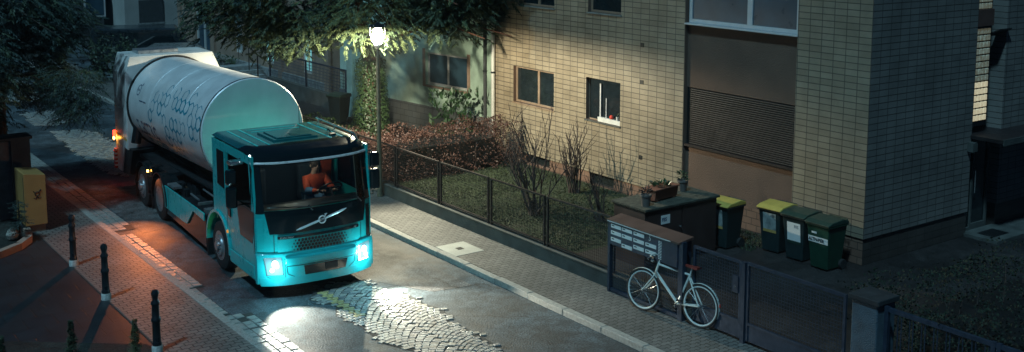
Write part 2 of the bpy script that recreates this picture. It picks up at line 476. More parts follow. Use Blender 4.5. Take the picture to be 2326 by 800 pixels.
# ---------------------------------------------------------------- mesh helpers
class MB:
    def __init__(s):
        s.v = []
        s.f = []
        s.m = []

    def add(s, vs, fs, mi=0):
        n = len(s.v)
        s.v.extend([tuple(p) for p in vs])
        for f in fs:
            s.f.append(tuple(i + n for i in f))
            s.m.append(mi)
        return s

    def box(s, x0, x1, y0, y1, z0, z1, mi=0):
        vs = [(x0, y0, z0), (x1, y0, z0), (x1, y1, z0), (x0, y1, z0), (x0, y0, z1), (x1, y0, z1), (x1, y1, z1), (x0, y1, z1)]
        return s.add(vs, [(0, 3, 2, 1), (4, 5, 6, 7), (0, 1, 5, 4), (1, 2, 6, 5), (2, 3, 7, 6), (3, 0, 4, 7)], mi)

    def quad(s, a, b, c, d, mi=0):
        return s.add([a, b, c, d], [(0, 1, 2, 3)], mi)

    def prism(s, poly, axis, a0, a1, mi=0):
        """poly of 2-D points extruded along axis from a0 to a1; other axes in order"""
        def P(p, a):
            if axis == 'x':
                return (a, p[0], p[1])
            if axis == 'y':
                return (p[0], a, p[1])
            return (p[0], p[1], a)
        n = len(poly)
        vs = [P(p, a0) for p in poly] + [P(p, a1) for p in poly]
        fs = [tuple(range(n)), tuple(range(2 * n - 1, n - 1, -1))]
        for i in range(n):
            j = (i + 1) % n
            fs.append((i, i + n, j + n, j))
        return s.add(vs, fs, mi)

    def tube(s, pts, r, n=8, mi=0, cap=True):
        pts = [Vector(p) for p in pts]
        rs = r if isinstance(r, (list, tuple)) else [r] * len(pts)
        base = len(s.v)
        up = Vector((0, 0, 1))
        prev = None
        for i, p in enumerate(pts):
            if i == 0:
                d = pts[1] - p
            elif i == len(pts) - 1:
                d = p - pts[i - 1]
            else:
                d = (pts[i + 1] - p).normalized() + (p - pts[i - 1]).normalized()
            if d.length < 1e-9:
                d = Vector((0, 0, 1))
            d.normalize()
            if prev is None:
                a = d.cross(up if abs(d.z) < 0.95 else Vector((1, 0, 0))).normalized()
            else:
                a = (prev - d * prev.dot(d)).normalized()
            prev = a
            b = d.cross(a)
            for k in range(n):
                t = 2 * math.pi * k / n
                s.v.append(tuple(p + (a * math.cos(t) + b * math.sin(t)) * rs[i]))
        for i in range(len(pts) - 1):
            for k in range(n):
                k2 = (k + 1) % n
                s.f.append((base + i * n + k, base + i * n + k2, base + (i + 1) * n + k2, base + (i + 1) * n + k))
                s.m.append(mi)
        if cap:
            s.f.append(tuple(base + k for k in range(n - 1, -1, -1)))
            s.m.append(mi)
            e = base + (len(pts) - 1) * n
            s.f.append(tuple(e + k for k in range(n)))
            s.m.append(mi)
        return s

    def ring(s, c, axis, R_, r, n=40, k=8, mi=0):
        """torus around axis ('x','y','z')"""
        base = len(s.v)
        for i in range(n):
            t = 2 * math.pi * i / n
            for j in range(k):
                u = 2 * math.pi * j / k
                rr = R_ + r * math.cos(u)
                a, b, h = rr * math.cos(t), rr * math.sin(t), r * math.sin(u)
                p = {'x': (h, a, b), 'y': (a, h, b), 'z': (a, b, h)}[axis]
                s.v.append((c[0] + p[0], c[1] + p[1], c[2] + p[2]))
        for i in range(n):
            for j in range(k):
                i2, j2 = (i + 1) % n, (j + 1) % k
                s.f.append((base + i * k + j, base + i2 * k + j, base + i2 * k + j2, base + i * k + j2))
                s.m.append(mi)
        return s

    def lathe(s, prof, c=(0, 0, 0), axis='z', n=24, mi=0):
        """prof: list of (r, h) along axis"""
        base = len(s.v)
        for (r, h) in prof:
            for k in range(n):
                t = 2 * math.pi * k / n
                a, b = r * math.cos(t), r * math.sin(t)
                p = {'z': (a, b, h), 'y': (a, h, b), 'x': (h, a, b)}[axis]
                s.v.append((c[0] + p[0], c[1] + p[1], c[2] + p[2]))
        for i in range(len(prof) - 1):
            for k in range(n):
                k2 = (k + 1) % n
                s.f.append((base + i * n + k, base + i * n + k2, base + (i + 1) * n + k2, base + (i + 1) * n + k))
                s.m.append(mi)
        s.f.append(tuple(base + k for k in range(n - 1, -1, -1)))
        s.m.append(mi)
        e = base + (len(prof) - 1) * n
        s.f.append(tuple(e + k for k in range(n)))
        s.m.append(mi)
        return s

    def build(s, name, mats, parent=None, loc=(0, 0, 0), rot=(0, 0, 0), smooth=False, bevel=0.0, fix=True):
        me = bpy.data.meshes.new(name)
        me.from_pydata(s.v, [], s.f)
        if not isinstance(mats, (list, tuple)):
            mats = [mats]
        for m in mats:
            me.materials.append(M(m) if isinstance(m, str) else m)
        if len(mats) > 1:
            me.polygons.foreach_set("material_index", s.m)
        if fix:
            bm = bmesh.new()
            bm.from_mesh(me)
            bmesh.ops.recalc_face_normals(bm, faces=bm.faces)
            bm.to_mesh(me)
            bm.free()
        me.update()
        if smooth:
            me.polygons.foreach_set("use_smooth", [True] * len(me.polygons))
            try:
                me.set_sharp_from_angle(angle=R(38))
            except Exception:
                pass
        o = bpy.data.objects.new(name, me)
        o.location = loc
        o.rotation_euler = rot
        COL.objects.link(o)
        if parent is not None:
            o.parent = parent
        if bevel:
            b = o.modifiers.new("bevel", 'BEVEL')
            b.width = bevel
            b.segments = 2
            b.limit_method = 'ANGLE'
            b.angle_limit = R(35)
        return o


def thing(name, label, cat, loc=(0, 0, 0), rz=0.0, group=None, scale=1.0):
    o = bpy.data.objects.new(name, None)
    o.empty_display_size = 0.2
    o.location = loc
    o.rotation_euler = (0, 0, rz)
    o.scale = (scale,) * 3
    COL.objects.link(o)
    return tag(o, label, cat, group)


def tag(o, label, cat, group=None):
    o["label"] = label
    o["category"] = cat
    if group:
        o["group"] = group
    return o


def struct(o):
    o["kind"] = "structure"
    return o


def dup(root, loc, rz=None, label=None):
    def cp(o, par):
        c = o.copy()
        COL.objects.link(c)
        if par is not None:
            c.parent = par
        for ch in o.children:
            cp(ch, c)
        return c
    r = cp(root, None)
    r.location = loc
    if rz is not None:
        r.rotation_euler = (0, 0, rz)
    if label:
        r["label"] = label
    return r


def text_mb(body, size, extrude=0.0, spacing=1.0, shear=0.0, bold=0.0):
    """returns (verts, faces) of a text set on the xy plane, origin at its left baseline"""
    cu = bpy.data.curves.new("lettering", 'FONT')
    cu.body = body
    cu.size = size
    cu.extrude = extrude
    cu.space_character = spacing
    cu.shear = shear
    cu.offset = bold
    cu.resolution_u = 2
    o = bpy.data.objects.new("lettering", cu)
    COL.objects.link(o)
    dg = bpy.context.evaluated_depsgraph_get()
    me = bpy.data.meshes.new_from_object(o.evaluated_get(dg))
    vs = [v.co.copy() for v in me.vertices]
    fs = [tuple(p.vertices) for p in me.polygons]
    bpy.data.objects.remove(o)
    bpy.data.meshes.remove(me)
    return vs, fs


def point(name, loc, power, color, radius=0.05, parent=None, kind='POINT', size=R(60), blend=0.5, direction=None):
    l = bpy.data.lights.new(name, kind)
    l.energy = power
    l.color = color
    l.shadow_soft_size = radius
    o = bpy.data.objects.new(name, l)
    o.location = loc
    if kind == 'SPOT':
        l.spot_size = size
        l.spot_blend = blend
    if direction is not None:
        o.rotation_euler = Vector(direction).to_track_quat('-Z', 'Y').to_euler()
    COL.objects.link(o)
    if parent is not None:
        o.parent = parent
    return o


def face_grid(mb, plane, u0, u1, z0, z1, holes, depth, axis='x', sgn=1, mi=0, mr=None):
    """wall sheet on plane (axis = normal axis), holes = [(ua,ub,za,zb)], reveals run depth behind it"""
    mr = mi if mr is None else mr
    us = sorted({u0, u1, *[h[0] for h in holes], *[h[1] for h in holes]})
    zs = sorted({z0, z1, *[h[2] for h in holes], *[h[3] for h in holes]})

    def P(u, z, d=0.0):
        return (plane + sgn * d, u, z) if axis == 'x' else (u, plane + sgn * d, z)
    for i in range(len(us) - 1):
        for j in range(len(zs) - 1):
            cu, cz = (us[i] + us[i + 1]) / 2, (zs[j] + zs[j + 1]) / 2
            if cu < u0 or cu > u1 or cz < z0 or cz > z1:
                continue
            if any(h[0] < cu < h[1] and h[2] < cz < h[3] for h in holes):
                continue
            mb.quad(P(us[i], zs[j]), P(us[i + 1], zs[j]), P(us[i + 1], zs[j + 1]), P(us[i], zs[j + 1]), mi)
    for (a, b, c, d) in holes:
        mb.quad(P(a, c), P(b, c), P(b, c, depth), P(a, c, depth), mr)
        mb.quad(P(a, d), P(b, d), P(b, d, depth), P(a, d, depth), mr)
        mb.quad(P(a, c), P(a, d), P(a, d, depth), P(a, c, depth), mr)
        mb.quad(P(b, c), P(b, d), P(b, d, depth), P(b, c, depth), mr)


K = 7.1 / 7.0       # the road lies 10 cm below the pavements
ZR = -0.10

# ---------------------------------------------------------------- setting
# ground
struct(MB().quad((-150, -60, -0.14), (250, -60, -0.14), (250, 300, -0.14), (-150, 300, -0.14)).build("ground", "earth"))
# roadway between the kerbs, and the cross street far away
KL, KR = 6.94, 11.92
b = MB()
b.quad((KL, -20, ZR), (KR, -20, ZR), (KR, 140, ZR), (KL, 140, ZR))
struct(b.build("road", "asphalt"))
struct(MB().quad((13.61, 38, ZR), (18.9, 38, ZR), (18.9, 62, ZR), (13.61, 62, ZR)).build("parking_area", "asphalt"))


def sheet(name, poly, z, m, top=None):
    mb = MB()
    mb.add([(p[0], p[1], z) for p in poly], [tuple(range(len(poly)))])
    return struct(mb.build(name, m))


# repaired fields in the asphalt
sheet("asphalt_patch", [(9.98, 18.72), (10.02, 24.6), (11.45, 24.4), (11.52, 17.2), (10.7, 17.35)], ZR + .004, "asphalt_old")
sheet("asphalt_patch", [(7.5, 24.4), (8.9, 24.7), (8.8, 29.5), (7.55, 29.2)], ZR + .004, "asphalt_old")

# pavements (raised slabs) and kerbs
struct(MB().box(KR + .16, 13.6, -20, 56, -0.13, 0.0).build("right_pavement", "paver"))
struct(MB().box(5.52, KL - .15, -20, 34.5, -0.13, 0.0).build("left_pavement", "paver_brown"))
struct(MB().box(-40, 5.49, -20, 34.5, -0.13, -0.003).build("plaza", "slab"))
struct(MB().box(5.49, 5.52, -20, 34.5, -0.13, 0.002).build("pavement_edging", "concrete_dark"))


def kerb(name, x0, x1, y0, y1, L=1.05):
    mb = MB()
    y = y0
    while y < y1:
        j = random.uniform(-.006, .006)
        mb.prism([(x0 + j, -0.14), (x1 + j, -0.14), (x1 + j, .006 + j * .5), (x0 + j, .006 + j * .5)], 'y', y + .006, y + L - .006)
        y += L
    return struct(mb.build(name, "granite", bevel=.012))


kerb("right_kerb", KR, KR + .155, -5, 54)
kerb("left_kerb", KL - .15, KL, -5, 34.5, 1.2)
# far corner on the left: the pavement turns away
struct(MB().box(-40, 6.0, 43, 90, -0.13, 0).build("far_pavement", "slab"))

# cobbles
rc = random.Random(3)


def inside(p, poly):
    c = False
    n = len(poly)
    for i in range(n):
        a, b_ = poly[i], poly[(i + 1) % n]
        if (a[1] > p[1]) != (b_[1] > p[1]) and p[0] < (b_[0] - a[0]) * (p[1] - a[1]) / (b_[1] - a[1]) + a[0]:
            c = not c
    return c


def stone(mb, cx, cy, w, l, ang, h=0.035, mi=0):
    ca, sa = math.cos(ang), math.sin(ang)
    z0 = ZR + .004
    t = h + rc.uniform(-.0035, .0035)
    q = []
    for (sx, sy) in ((-1, -1), (1, -1), (1, 1), (-1, 1)):
        q.append((sx * w / 2 + rc.uniform(-.006, .006), sy * l / 2 + rc.uniform(-.006, .006)))
    vs = []
    for f, z in ((1.0, z0 - .01), (0.98, z0 + t * .5), (0.86, z0 + t)):
        for (u, v) in q:
            vs.append((cx + f * (u * ca - v * sa), cy + f * (u * sa + v * ca), z + rc.uniform(-.002, .002)))
    fs = [(8, 9, 10, 11)]
    for k in range(2):
        for i in range(4):
            j = (i + 1) % 4
            fs.append((k * 4 + i, k * 4 + j, k * 4 + 4 + j, k * 4 + 4 + i))
    mb.add(vs, fs, mi)


def fan_field(poly, name, sp=0.105, W=1.15, x0=8.2, hgt=0.33, ymark=None):
    poly = [(p[0] * K, p[1] * K) for p in poly]
    mb = MB()
    ys = [p[1] for p in poly]
    xs = [p[0] for p in poly]
    nb = int((max(xs) - x0) / W) + 3
    for bnd in range(-3, nb):
        for r_ in range(int((min(ys) - 1) / sp), int((max(ys) + 1) / sp)):
            nx = int(W / sp)
            for i in range(nx):
                t = (i + .5 + (r_ % 2) * .5) / nx
                if t > 1:
                    t -= 1
                x = x0 + (bnd + t) * W
                a = 2 * t - 1
                y = r_ * sp + hgt * (1 - a * a) + rc.uniform(-.005, .005)
                x += rc.uniform(-.01, .01)
                sl = math.atan(-hgt * 4 * a / W)
                px, py = x + rc.uniform(-.09, .09), y + rc.uniform(-.09, .09)
                if inside((px, py), poly):
                    mi = 0
                    if ymark and abs(x - ymark[0] - (y - ymark[1]) * ymark[4]) < .07 and ymark[1] < y < ymark[2]:
                        mi = 1
                    c = abs(math.cos(sl))
                    stone(mb, x, y, W / nx * .93 / max(c, .62), sp * .90 * c, sl, .014, mi if mi else rc.choice((0, 0, 2, 3)))
    struct(mb.build(name, ["cobble", "yellow_paint", "cobble_dark", "cobble_brown"], fix=False))
    s = MB()
    cx = sum(p[0] for p in poly) / len(poly)
    cy = sum(p[1] for p in poly) / len(poly)
    s.add([(cx + (p[0] - cx) * 1.02, cy + (p[1] - cy) * 1.02, ZR + .006) for p in poly], [tuple(range(len(poly)))])
    struct(s.build("joint_bed", "cobble_joint"))


near = [(8.98, 18.62), (9.4, 18.63), (9.85, 18.38), (9.78, 17.78), (10.1, 17.3), (10.08, 16.6), (10.2, 16.2), (9.95, 15.6), (10.05, 15.0), (10.0, 14.2), (9.76, 13.4), (9.07, 13.0), (8.75, 14.2), (8.84, 14.79), (8.56, 15.47), (8.63, 16.36), (8.52, 17.0), (8.74, 17.42), (8.5, 18.0)]
fan_field(near, "cobblestones", ymark=(8.98, 17.0, 18.6, 0, 0.0), x0=8.35)
fan_field([(8.69, 37.18), (9.51, 37.13), (9.8, 36.2), (9.75, 33.4), (9.5, 30), (8.75, 29.59), (8.45, 30.27), (8.4, 31.95), (8.5, 34.68)], "cobblestones", x0=8.0)
fan_field([(8.6, 41.3), (9.6, 41.4), (9.75, 39.14), (9.32, 38.3), (8.5, 38.5)], "cobblestones", x0=8.0)
fan_field([(8.9, 51), (10.4, 52), (10.5, 45), (9.6, 43.6), (8.8, 44)], "cobblestones", x0=8.0, sp=.13)


def gutter(y0, y1, n):
    mb = MB()
    y = y0
    while y < y1:
        l = rc.uniform(.15, .22)
        for i in range(n):
            if (y < y0 + .5 or y > y1 - .5) and rc.random() < .25 * i:
                continue
            stone(mb, KL + .02 + .17 * (i + .5), y + l / 2 + rc.uniform(-.02, .02), .163, l * .94, rc.uniform(-.04, .04), .016)
        y += l
    s = MB().quad((KL, y0 - .1, ZR + .006), (KL + .03 + .17 * n, y0 - .1, ZR + .006), (KL + .03 + .17 * n, y1, ZR + .006), (KL, y1, ZR + .006))
    struct(s.build("gutter_bed", "cobble_joint"))
    return struct(mb.build("gutter_stones", "cobble", fix=False))


gutter(24.9, 38, 3)
gutter(20.2, 24.3, 2)
gutter(18.5, 20.1, 1)
gutter(10, 18.3, 3)
gutter(24.0, 24.1, 1)

# garden ground, lawn, yard and path
struct(MB().box(13.55, 18.3, 17.4, 27, -0.13, 0.0).build("lawn", "grass_ground"))
struct(MB().box(13.6, 45, -10, 17.4, -0.13, -0.002).build("yard", "yard"))
struct(MB().box(13.55, 22, 27.0, 37.9, -0.13, 0.0).build("side_yard", "yard"))

rg = random.Random(11)


def blades(name, boxes, n, m, h=(.02, .055)):
    mb = MB()
    for k in range(n):
        bx = rg.choice(boxes)
        x, y = rg.uniform(bx[0], bx[1]), rg.uniform(bx[2], bx[3])
        if noise.noise(Vector((x * .8, y * .8, 0))) < -.25 and rg.random() < .7:
            continue
        hh = rg.uniform(*h)
        a = rg.uniform(0, 6.28)
        w = .012
        dx, dy = math.cos(a) * w, math.sin(a) * w
        lx, ly = rg.uniform(-.05, .05), rg.uniform(-.05, .05)
        mb.add([(x - dx, y - dy, 0), (x + dx, y + dy, 0), (x + lx, y + ly, hh)], [(0, 1, 2)])
    o = mb.build(name, m, fix=False)
    o["kind"] = "stuff"
    return tag(o, "short patchy green lawn between the street fence and the tiled building", "grass")


blades("grass", [(13.6, 18.2, 17.5, 25.2)] * 6, 26000, "grass_blade")
g2 = blades("grass", [(17.2, 18.3, 15.4, 16.9)], 1800, "grass_blade")
g2["label"] = "small tuft of grass at the wall base between the bins"

# ---------------------------------------------------------------- tiled apartment building
A = thing("apartment_building", "cream tiled apartment block with brown plaster bay, roller shutter and dark plinth", "building", (18.31, 13.41, 0))
AX, AY = 18.31, 13.41


def Y(y):
    return y - AY


HT = 9.0
w_holes = [(Y(23.4), Y(25.25), 1.70, 2.72), (Y(20.72), Y(22.05), 1.68, 2.78), (Y(23.4), Y(25.0), 4.45, 5.7), (Y(20.73), Y(22.0), 4.47, 5.7)]
mb = MB()
face_grid(mb, 0, Y(18.5), Y(26.25), 0.31, HT, w_holes, .16, 'x', 1, 0, 1)
face_grid(mb, 0, Y(13.41), Y(15.23), 0.55, HT, [], .1, 'x', 1, 0)
# body returns
mb.quad((0, Y(18.5), -.1), (.14, Y(18.5), -.1), (.14, Y(18.5), HT), (0, Y(18.5), HT), 1)
mb.quad((0, Y(15.23), -.1), (.14, Y(15.23), -.1), (.14, Y(15.23), HT), (0, Y(15.23), HT), 1)
mb.quad((0, Y(26.25), -.1), (4, Y(26.25), -.1), (4, Y(26.25), HT), (0, Y(26.25), HT), 0)
mb.build("street_wall", ["tile_y", "stucco_brown"], A, fix=False)
mb = MB()
face_grid(mb, 0, 0, 3.6, 0.55, HT, [], .1, 'y', 1)
face_grid(mb, 0, 4.72, 12, 0.55, HT, [], .1, 'y', 1)
mb.quad((3.6, 0, 0.55), (3.6, 1.0, 0.55), (3.6, 1.0, HT), (3.6, 0, HT))
mb.quad((4.72, 0, 0.55), (4.72, 1.0, 0.55), (4.72, 1.0, HT), (4.72, 0, HT))
mb.build("side_wall", ["tile_x_shaded"], A, fix=False)
mb = MB()
mb.box(.10, .4, Y(15.2), Y(18.52), -.1, 1.58)
mb.box(.10, .4, Y(15.2), Y(18.52), 2.97, 4.46)
mb.box(.10, .4, Y(15.2), Y(18.52), 5.9, HT)
mb.build("plaster_bay", "stucco_brown", A)
# plinths, a little behind the tiles
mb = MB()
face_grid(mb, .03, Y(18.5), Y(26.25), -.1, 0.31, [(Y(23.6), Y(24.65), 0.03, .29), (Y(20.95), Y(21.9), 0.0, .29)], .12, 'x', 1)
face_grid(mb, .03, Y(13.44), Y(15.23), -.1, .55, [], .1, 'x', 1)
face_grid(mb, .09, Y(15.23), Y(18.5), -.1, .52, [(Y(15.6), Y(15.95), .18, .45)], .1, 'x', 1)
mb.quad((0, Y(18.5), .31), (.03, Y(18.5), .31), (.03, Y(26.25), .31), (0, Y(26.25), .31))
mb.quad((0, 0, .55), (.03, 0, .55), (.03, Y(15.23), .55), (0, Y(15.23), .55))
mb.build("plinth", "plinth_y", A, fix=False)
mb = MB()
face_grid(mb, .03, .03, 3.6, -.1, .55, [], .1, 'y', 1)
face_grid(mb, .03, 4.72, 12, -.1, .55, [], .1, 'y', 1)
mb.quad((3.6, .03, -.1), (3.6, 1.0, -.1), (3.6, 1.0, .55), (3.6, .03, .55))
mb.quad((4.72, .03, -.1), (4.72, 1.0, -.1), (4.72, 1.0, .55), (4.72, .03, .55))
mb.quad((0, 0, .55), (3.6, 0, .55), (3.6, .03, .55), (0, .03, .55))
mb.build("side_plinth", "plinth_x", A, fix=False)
# dark backing so the openings are closed
MB().box(1.1, 11.9, Y(14.5), Y(26.2), -.1, HT - .02).build("core", "black", A)
MB().box(.15, .25, Y(20.9), Y(24.7), -.05, .3).build("cellar_window", "glass_dark", A)
MB().box(.17, .19, Y(15.55), Y(16.0), .15, .5).build("cellar_window", "black", A)
# three vents
for z in (3.81, 2.9, 1.04):
    b = MB()
    b.box(-.012, .05, Y(19.88), Y(20.0), z - .05, z + .05)
    b.build("vent", "black", A)


def window(u0, u1, z0, z1, mull, fm, gm, depth, sill=True, fw=.055, low=None, sillm="concrete", x0=0.0):
    f = MB()
    d0, d1 = x0 + depth - .06, x0 + depth
    f.box(d0, d1, u0, u1, z0, z0 + fw)
    f.box(d0, d1, u0, u1, z1 - fw, z1)
    f.box(d0, d1, u0, u0 + fw, z0 + fw, z1 - fw)
    f.box(d0, d1, u1 - fw, u1, z0 + fw, z1 - fw)
    for m_ in mull:
        f.box(d0 - .002, d1, m_ - fw * .8, m_ + fw * .8, z0 + fw, z1 - fw)
    w = f.build("window", fm, A, bevel=.006)
    MB().box(d1 - .03, d1 - .015, u0 + fw, u1 - fw, z0 + fw, z1 - fw).build("pane", gm, w)
    if sill:
        MB().box(x0 - .03, d0, u0 - .03, u1 + .03, z0 - .035, z0 - .002).build("sill", sillm, w)
    return w


w1 = window(Y(23.4), Y(25.25), 1.70, 2.72, [Y(24.2)], "frame_brown", "glass_dark", .16, sillm="frame_brown")
w2 = window(Y(20.72), Y(22.05), 1.68, 2.78, [], "frame_brown", "glass_dark", .16, fw=.03, sillm="concrete_dark")
MB().box(.02, .09, Y(20.73), Y(21.6), 1.685, 1.80).build("white_board", "white_paint", w2)
MB().box(.085, .10, Y(21.56), Y(21.60), 1.80, 2.65).build("inner_frame", "frame_white", w2)
MB().box(.085, .10, Y(21.34), Y(21.36), 1.80, 2.3).build("window_bar", "frame_white", w2)
w3 = window(Y(23.4), Y(25.0), 4.45, 5.7, [Y(24.2)], "frame_brown", "glass_dark", .16)
w4 = window(Y(20.73), Y(22.0), 4.47, 5.7, [], "frame_brown", "glass_dark", .16)
# white double window above the plaster bay
w5 = window(Y(15.25), Y(18.47), 4.47, 5.88, [Y(16.63)], "frame_white", "glass_blue", .15, sillm="frame_white", fw=.09)
b = MB()
for i in range(40):
    yy = Y(15.4) + i * .075
    b.box(.19 + .02 * math.sin(i * 1.7), .20 + .02 * math.sin(i * 1.7), yy, yy + .08, 4.6, 5.85)
b.build("curtain", "curtain", w5)
# roller shutter: separate slats make its profile
b = MB()
n = 27
for i in range(n):
    z = 1.64 + i * (2.95 - 1.64) / n
    h = (2.95 - 1.64) / n
    b.prism([(.125, z), (.10, z + h * .3), (.10, z + h * .7), (.125, z + h * .93), (.20, z + h * .93), (.20, z)], 'y', Y(15.26), Y(18.38))
sh = b.build("roller_shutter", "shutter", A)
MB().box(.02, .099, Y(15.24), Y(18.49), 1.585, 1.638).build("shutter_sill", "metal_dark", sh)
b = MB()
b.box(.11, .21, Y(18.38), Y(18.49), 1.64, 2.96)
b.build("guide_rail", "black", sh)
# two objects standing in the window sill: separate things
t = thing("flower_pot", "small white pot on the inner sill of the lit kitchen window", "pot", (AX + .04, 20.86, 1.80))
MB().lathe([(.03, 0), (.035, .09), (.038, .1)], n=12).build("pot", "white_paint", t, smooth=True)
b = MB()
for i in range(26):
    a = random.uniform(0, 6.28)
    b.add([(0, 0, .09), (.012, .01, .12), (.05 * math.cos(a), .05 * math.sin(a), .12 + random.uniform(0, .1))], [(0, 1, 2)])
b.build("leaves", "laurel", t)
o = MB().lathe([(.005, 0), (.05, .03), (.055, .06), (.03, .1), (.005, .11)], n=12).build("ornament", "red_fruit", None, (AX + .05, 21.1, 1.80), smooth=True)
tag(o, "small round red ornament on the window sill beside the white pot", "ornament")

# entrance: glass blocks, canopy, door, step
for r_ in range(17):
    for c_ in range(4):
        x = 3.64 + c_ * .135
        z = 2.52 + r_ * .145 if r_ < 14 else 4.95 + (r_ - 14) * .145
        MB().box(x, x + .108, .03, .10, z, z + .118).build("glass_block", "glass_block" if r_ < 6 else "glass_block_dim", A, bevel=.012)
MB().box(3.602, 4.20, .05, .12, 2.4, 5.6).build("block_frame", "black", A)
MB().box(3.6, 4.20, .0, .14, 4.58, 4.94).build("spandrel", "rust_brown", A)
MB().box(4.22, 4.70, .35, .9, 2.3, HT).build("recess_pier", "dark_wall", A)
b = MB()
b.prism([(0, 0), (.35, -.17), (.35, -.20), (0, -.03)], 'x', 4.25, 4.75)
b.build("tilted_casement", "metal_dark", A, (0, -.1, 4.5))
cp = MB().box(3.55, 5.75, -.75, .9, 2.16, 2.25).build("canopy", "metal_dark", A, bevel=.01)
MB().box(3.55, 5.75, -.77, -.752, 2.13, 2.26).build("canopy_edge", "concrete_dark", cp)
MB().box(3.45, 3.62, -.14, -.002, 1.9, 2.1).build("wall_lantern", "concrete_dark", A)
d = MB()
d.box(3.62, 4.5, .14, .18, 0.06, 2.15)
dd = d.build("entrance_door", "glass_dark", A)
b = MB()
for (x0_, x1_) in ((3.62, 3.68), (3.86, 3.91), (4.44, 4.5)):
    b.box(x0_, x1_, .10, .138, .06, 2.15)
b.box(3.68, 3.86, .102, .138, .06, .14)
b.box(3.91, 4.44, .102, .138, .06, .2)
b.build("door_frame", "concrete_dark", dd)
MB().tube([(3.94, .07, .9), (3.94, .07, 1.4)], .012).build("handle", "chrome", dd)
MB().box(3.55, 6.2, -.75, .10, -.06, .075).build("doorstep", "concrete_dark", A, bevel=.01)
MB().box(3.75, 4.35, -.55, -.15, .075, .082).build("door_grate", "black", A)

# rain pipe by the joint between the buildings
for (x, y, lab) in ((18.24, 26.15, "white rain pipe at the left edge of the tiled wall"), (18.2, 26.5, "dark rain pipe beside the white one between the two houses")):
    t = thing("downpipe", lab, "pipe", (x, y, 0))
    MB().tube([(0, 0, 0), (0, 0, 6)], .055, 10).build("pipe", "white_paint" if y < 26.3 else "dark_wall", t, smooth=True)
    b = MB()
    for z in (.6, 2.4, 4.2):
        b.lathe([(.066, z), (.066, z + .05)], n=10)
    b.build("clamp", "iron", t)

# ---------------------------------------------------------------- plastered house beside it
B = thing("plastered_house", "pale green plastered house with stone plinth behind the brown hedge", "house", (18.9, 26.5, 0), R(6.7))
mb = MB()
face_grid(mb, 0, 0, 8.6, .86, 8, [(1.7, 3.75, 1.55, 2.6)], .16, 'x', 1)
mb.quad((0, 8.6, -.1), (7, 8.6, -.1), (7, 8.6, 8), (0, 8.6, 8))
mb.quad((0, 0, -.1), (7, 0, -.1), (7, 0, 8), (0, 0, 8))
mb.build("wall", "stucco_teal", B, fix=False)
MB().box(-.05, .3, -.2, 8.62, -.1, .86).build("plinth", "stone_plinth", B)
f = MB()
f.box(.1, .16, 1.7, 3.75, 1.55, 1.62)
f.box(.1, .16, 1.7, 3.75, 2.53, 2.6)
for u in (1.7, 2.72, 3.69):
    f.box(.1, .16, u, u + .06, 1.62, 2.53)
w = f.build("window", "frame_white", B)
MB().box(.13, .15, 1.76, 3.69, 1.62, 2.53).build("pane", "glass_blue", w)
MB().box(-.06, .1, 1.62, 3.83, 1.49, 1.548).build("sill", "stucco_peach", w)
for u in (1.56, 3.76):
    MB().box(-.02, 0.0, u, u + .13, 1.5, 2.7).build("surround", "stucco_peach", w)

# ---------------------------------------------------------------- far houses
Cb = thing("corner_house", "peach plastered old house with white framed windows behind the conifer", "house", (19, 38, 0))
mb = MB()
wh = [(1.6, 2.5, .7, 2.4), (5.2, 6.2, .7, 2.4), (8.5, 9.4, .8, 2.3), (12.4, 14.3, .3, 2.5)]
face_grid(mb, 0, 0, 16.2, -.1, 8, wh, .2, 'x', 1)
mb.quad((0, 0, -.1), (8, 0, -.1), (8, 0, 8), (0, 0, 8))
mb.quad((0, 16.2, -.1), (8, 16.2, -.1), (8, 16.2, 8), (0, 16.2, 8))
mb.build("wall", "stucco_peach", Cb, fix=False)
for i, (a, b_, c, d) in enumerate(wh):
    f = MB()
    f.box(.1, .18, a, b_, c, c + .1)
    f.box(.1, .18, a, b_, d - .1, d)
    for u in (a, (a + b_) / 2 - .05, b_ - .1):
        f.box(.1, .18, u, u + .1, c + .1, d - .1)
    w = f.build("window", "white_paint", Cb)
    p = MB()
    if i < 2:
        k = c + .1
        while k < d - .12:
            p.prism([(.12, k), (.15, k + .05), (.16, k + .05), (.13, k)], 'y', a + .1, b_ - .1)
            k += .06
        p.build("blind", "glowing_blind", w)
    p = MB().box(.165, .175, a + .1, b_ - .1, c + .1, d - .1).build("pane", "glass_blue", w)
for y in (-.05, 4.2, 11.6, 16.0):
    MB().box(-.12, .0, y, y + .35, -.1, 8).build("pilaster", "stucco_peach", Cb)
MB().box(-.1, -.001, .35, 15.9, -.1, .5).build("plinth", "stone_wall", Cb)

D = thing("far_house", "pale house with grey shuttered window at the end of the side street", "house", (19.2, 64, 0))
mb = MB()
mb.box(0, 3.3, 0, 6, -.1, 10)
mb.build("wall", "stucco_far", D)
for z in (.1, 2.35):
    f = MB().box(.8, 2.2, -.05, 0, 1.2 - .6 + z, 1.9 + z)
    w = f.build("window", "dark_wall", D)
    MB().box(.7, 2.3, -.09, -.052, .5 + z, .6 + z).build("sill", "stone_wall", w)
D2 = thing("dark_house", "dark unlit house wall at the end of the street behind the left tree", "house", (2, 66, 0))
mb = MB()
mb.box(0, 16.6, 0, 6, -.1, 11)
mb.build("wall", "dark_wall", D2)
for x in (3, 7, 11.5, 15.5):
    f = MB().box(x, x + 1.2, -.05, 0, 1.0, 2.6).build("window", "frame_white", D2)
    MB().box(x + .1, x + 1.1, -.06, -.052, 1.1, 2.5).build("pane", "glass_blue", f)
D3 = thing("rear_house", "dark house wall to the right of the parked van", "house", (22.7, 62, 0))
MB().box(0, 10, 0, 8, -.1, 11).build("wall", "dark_wall", D3)
D4 = thing("left_house", "dark street house on the left beyond the post box", "house", (-8, 44, 0))
mb = MB().box(0, 13.0, 0, 16, -.1, 9).build("wall", "dark_wall", D4)
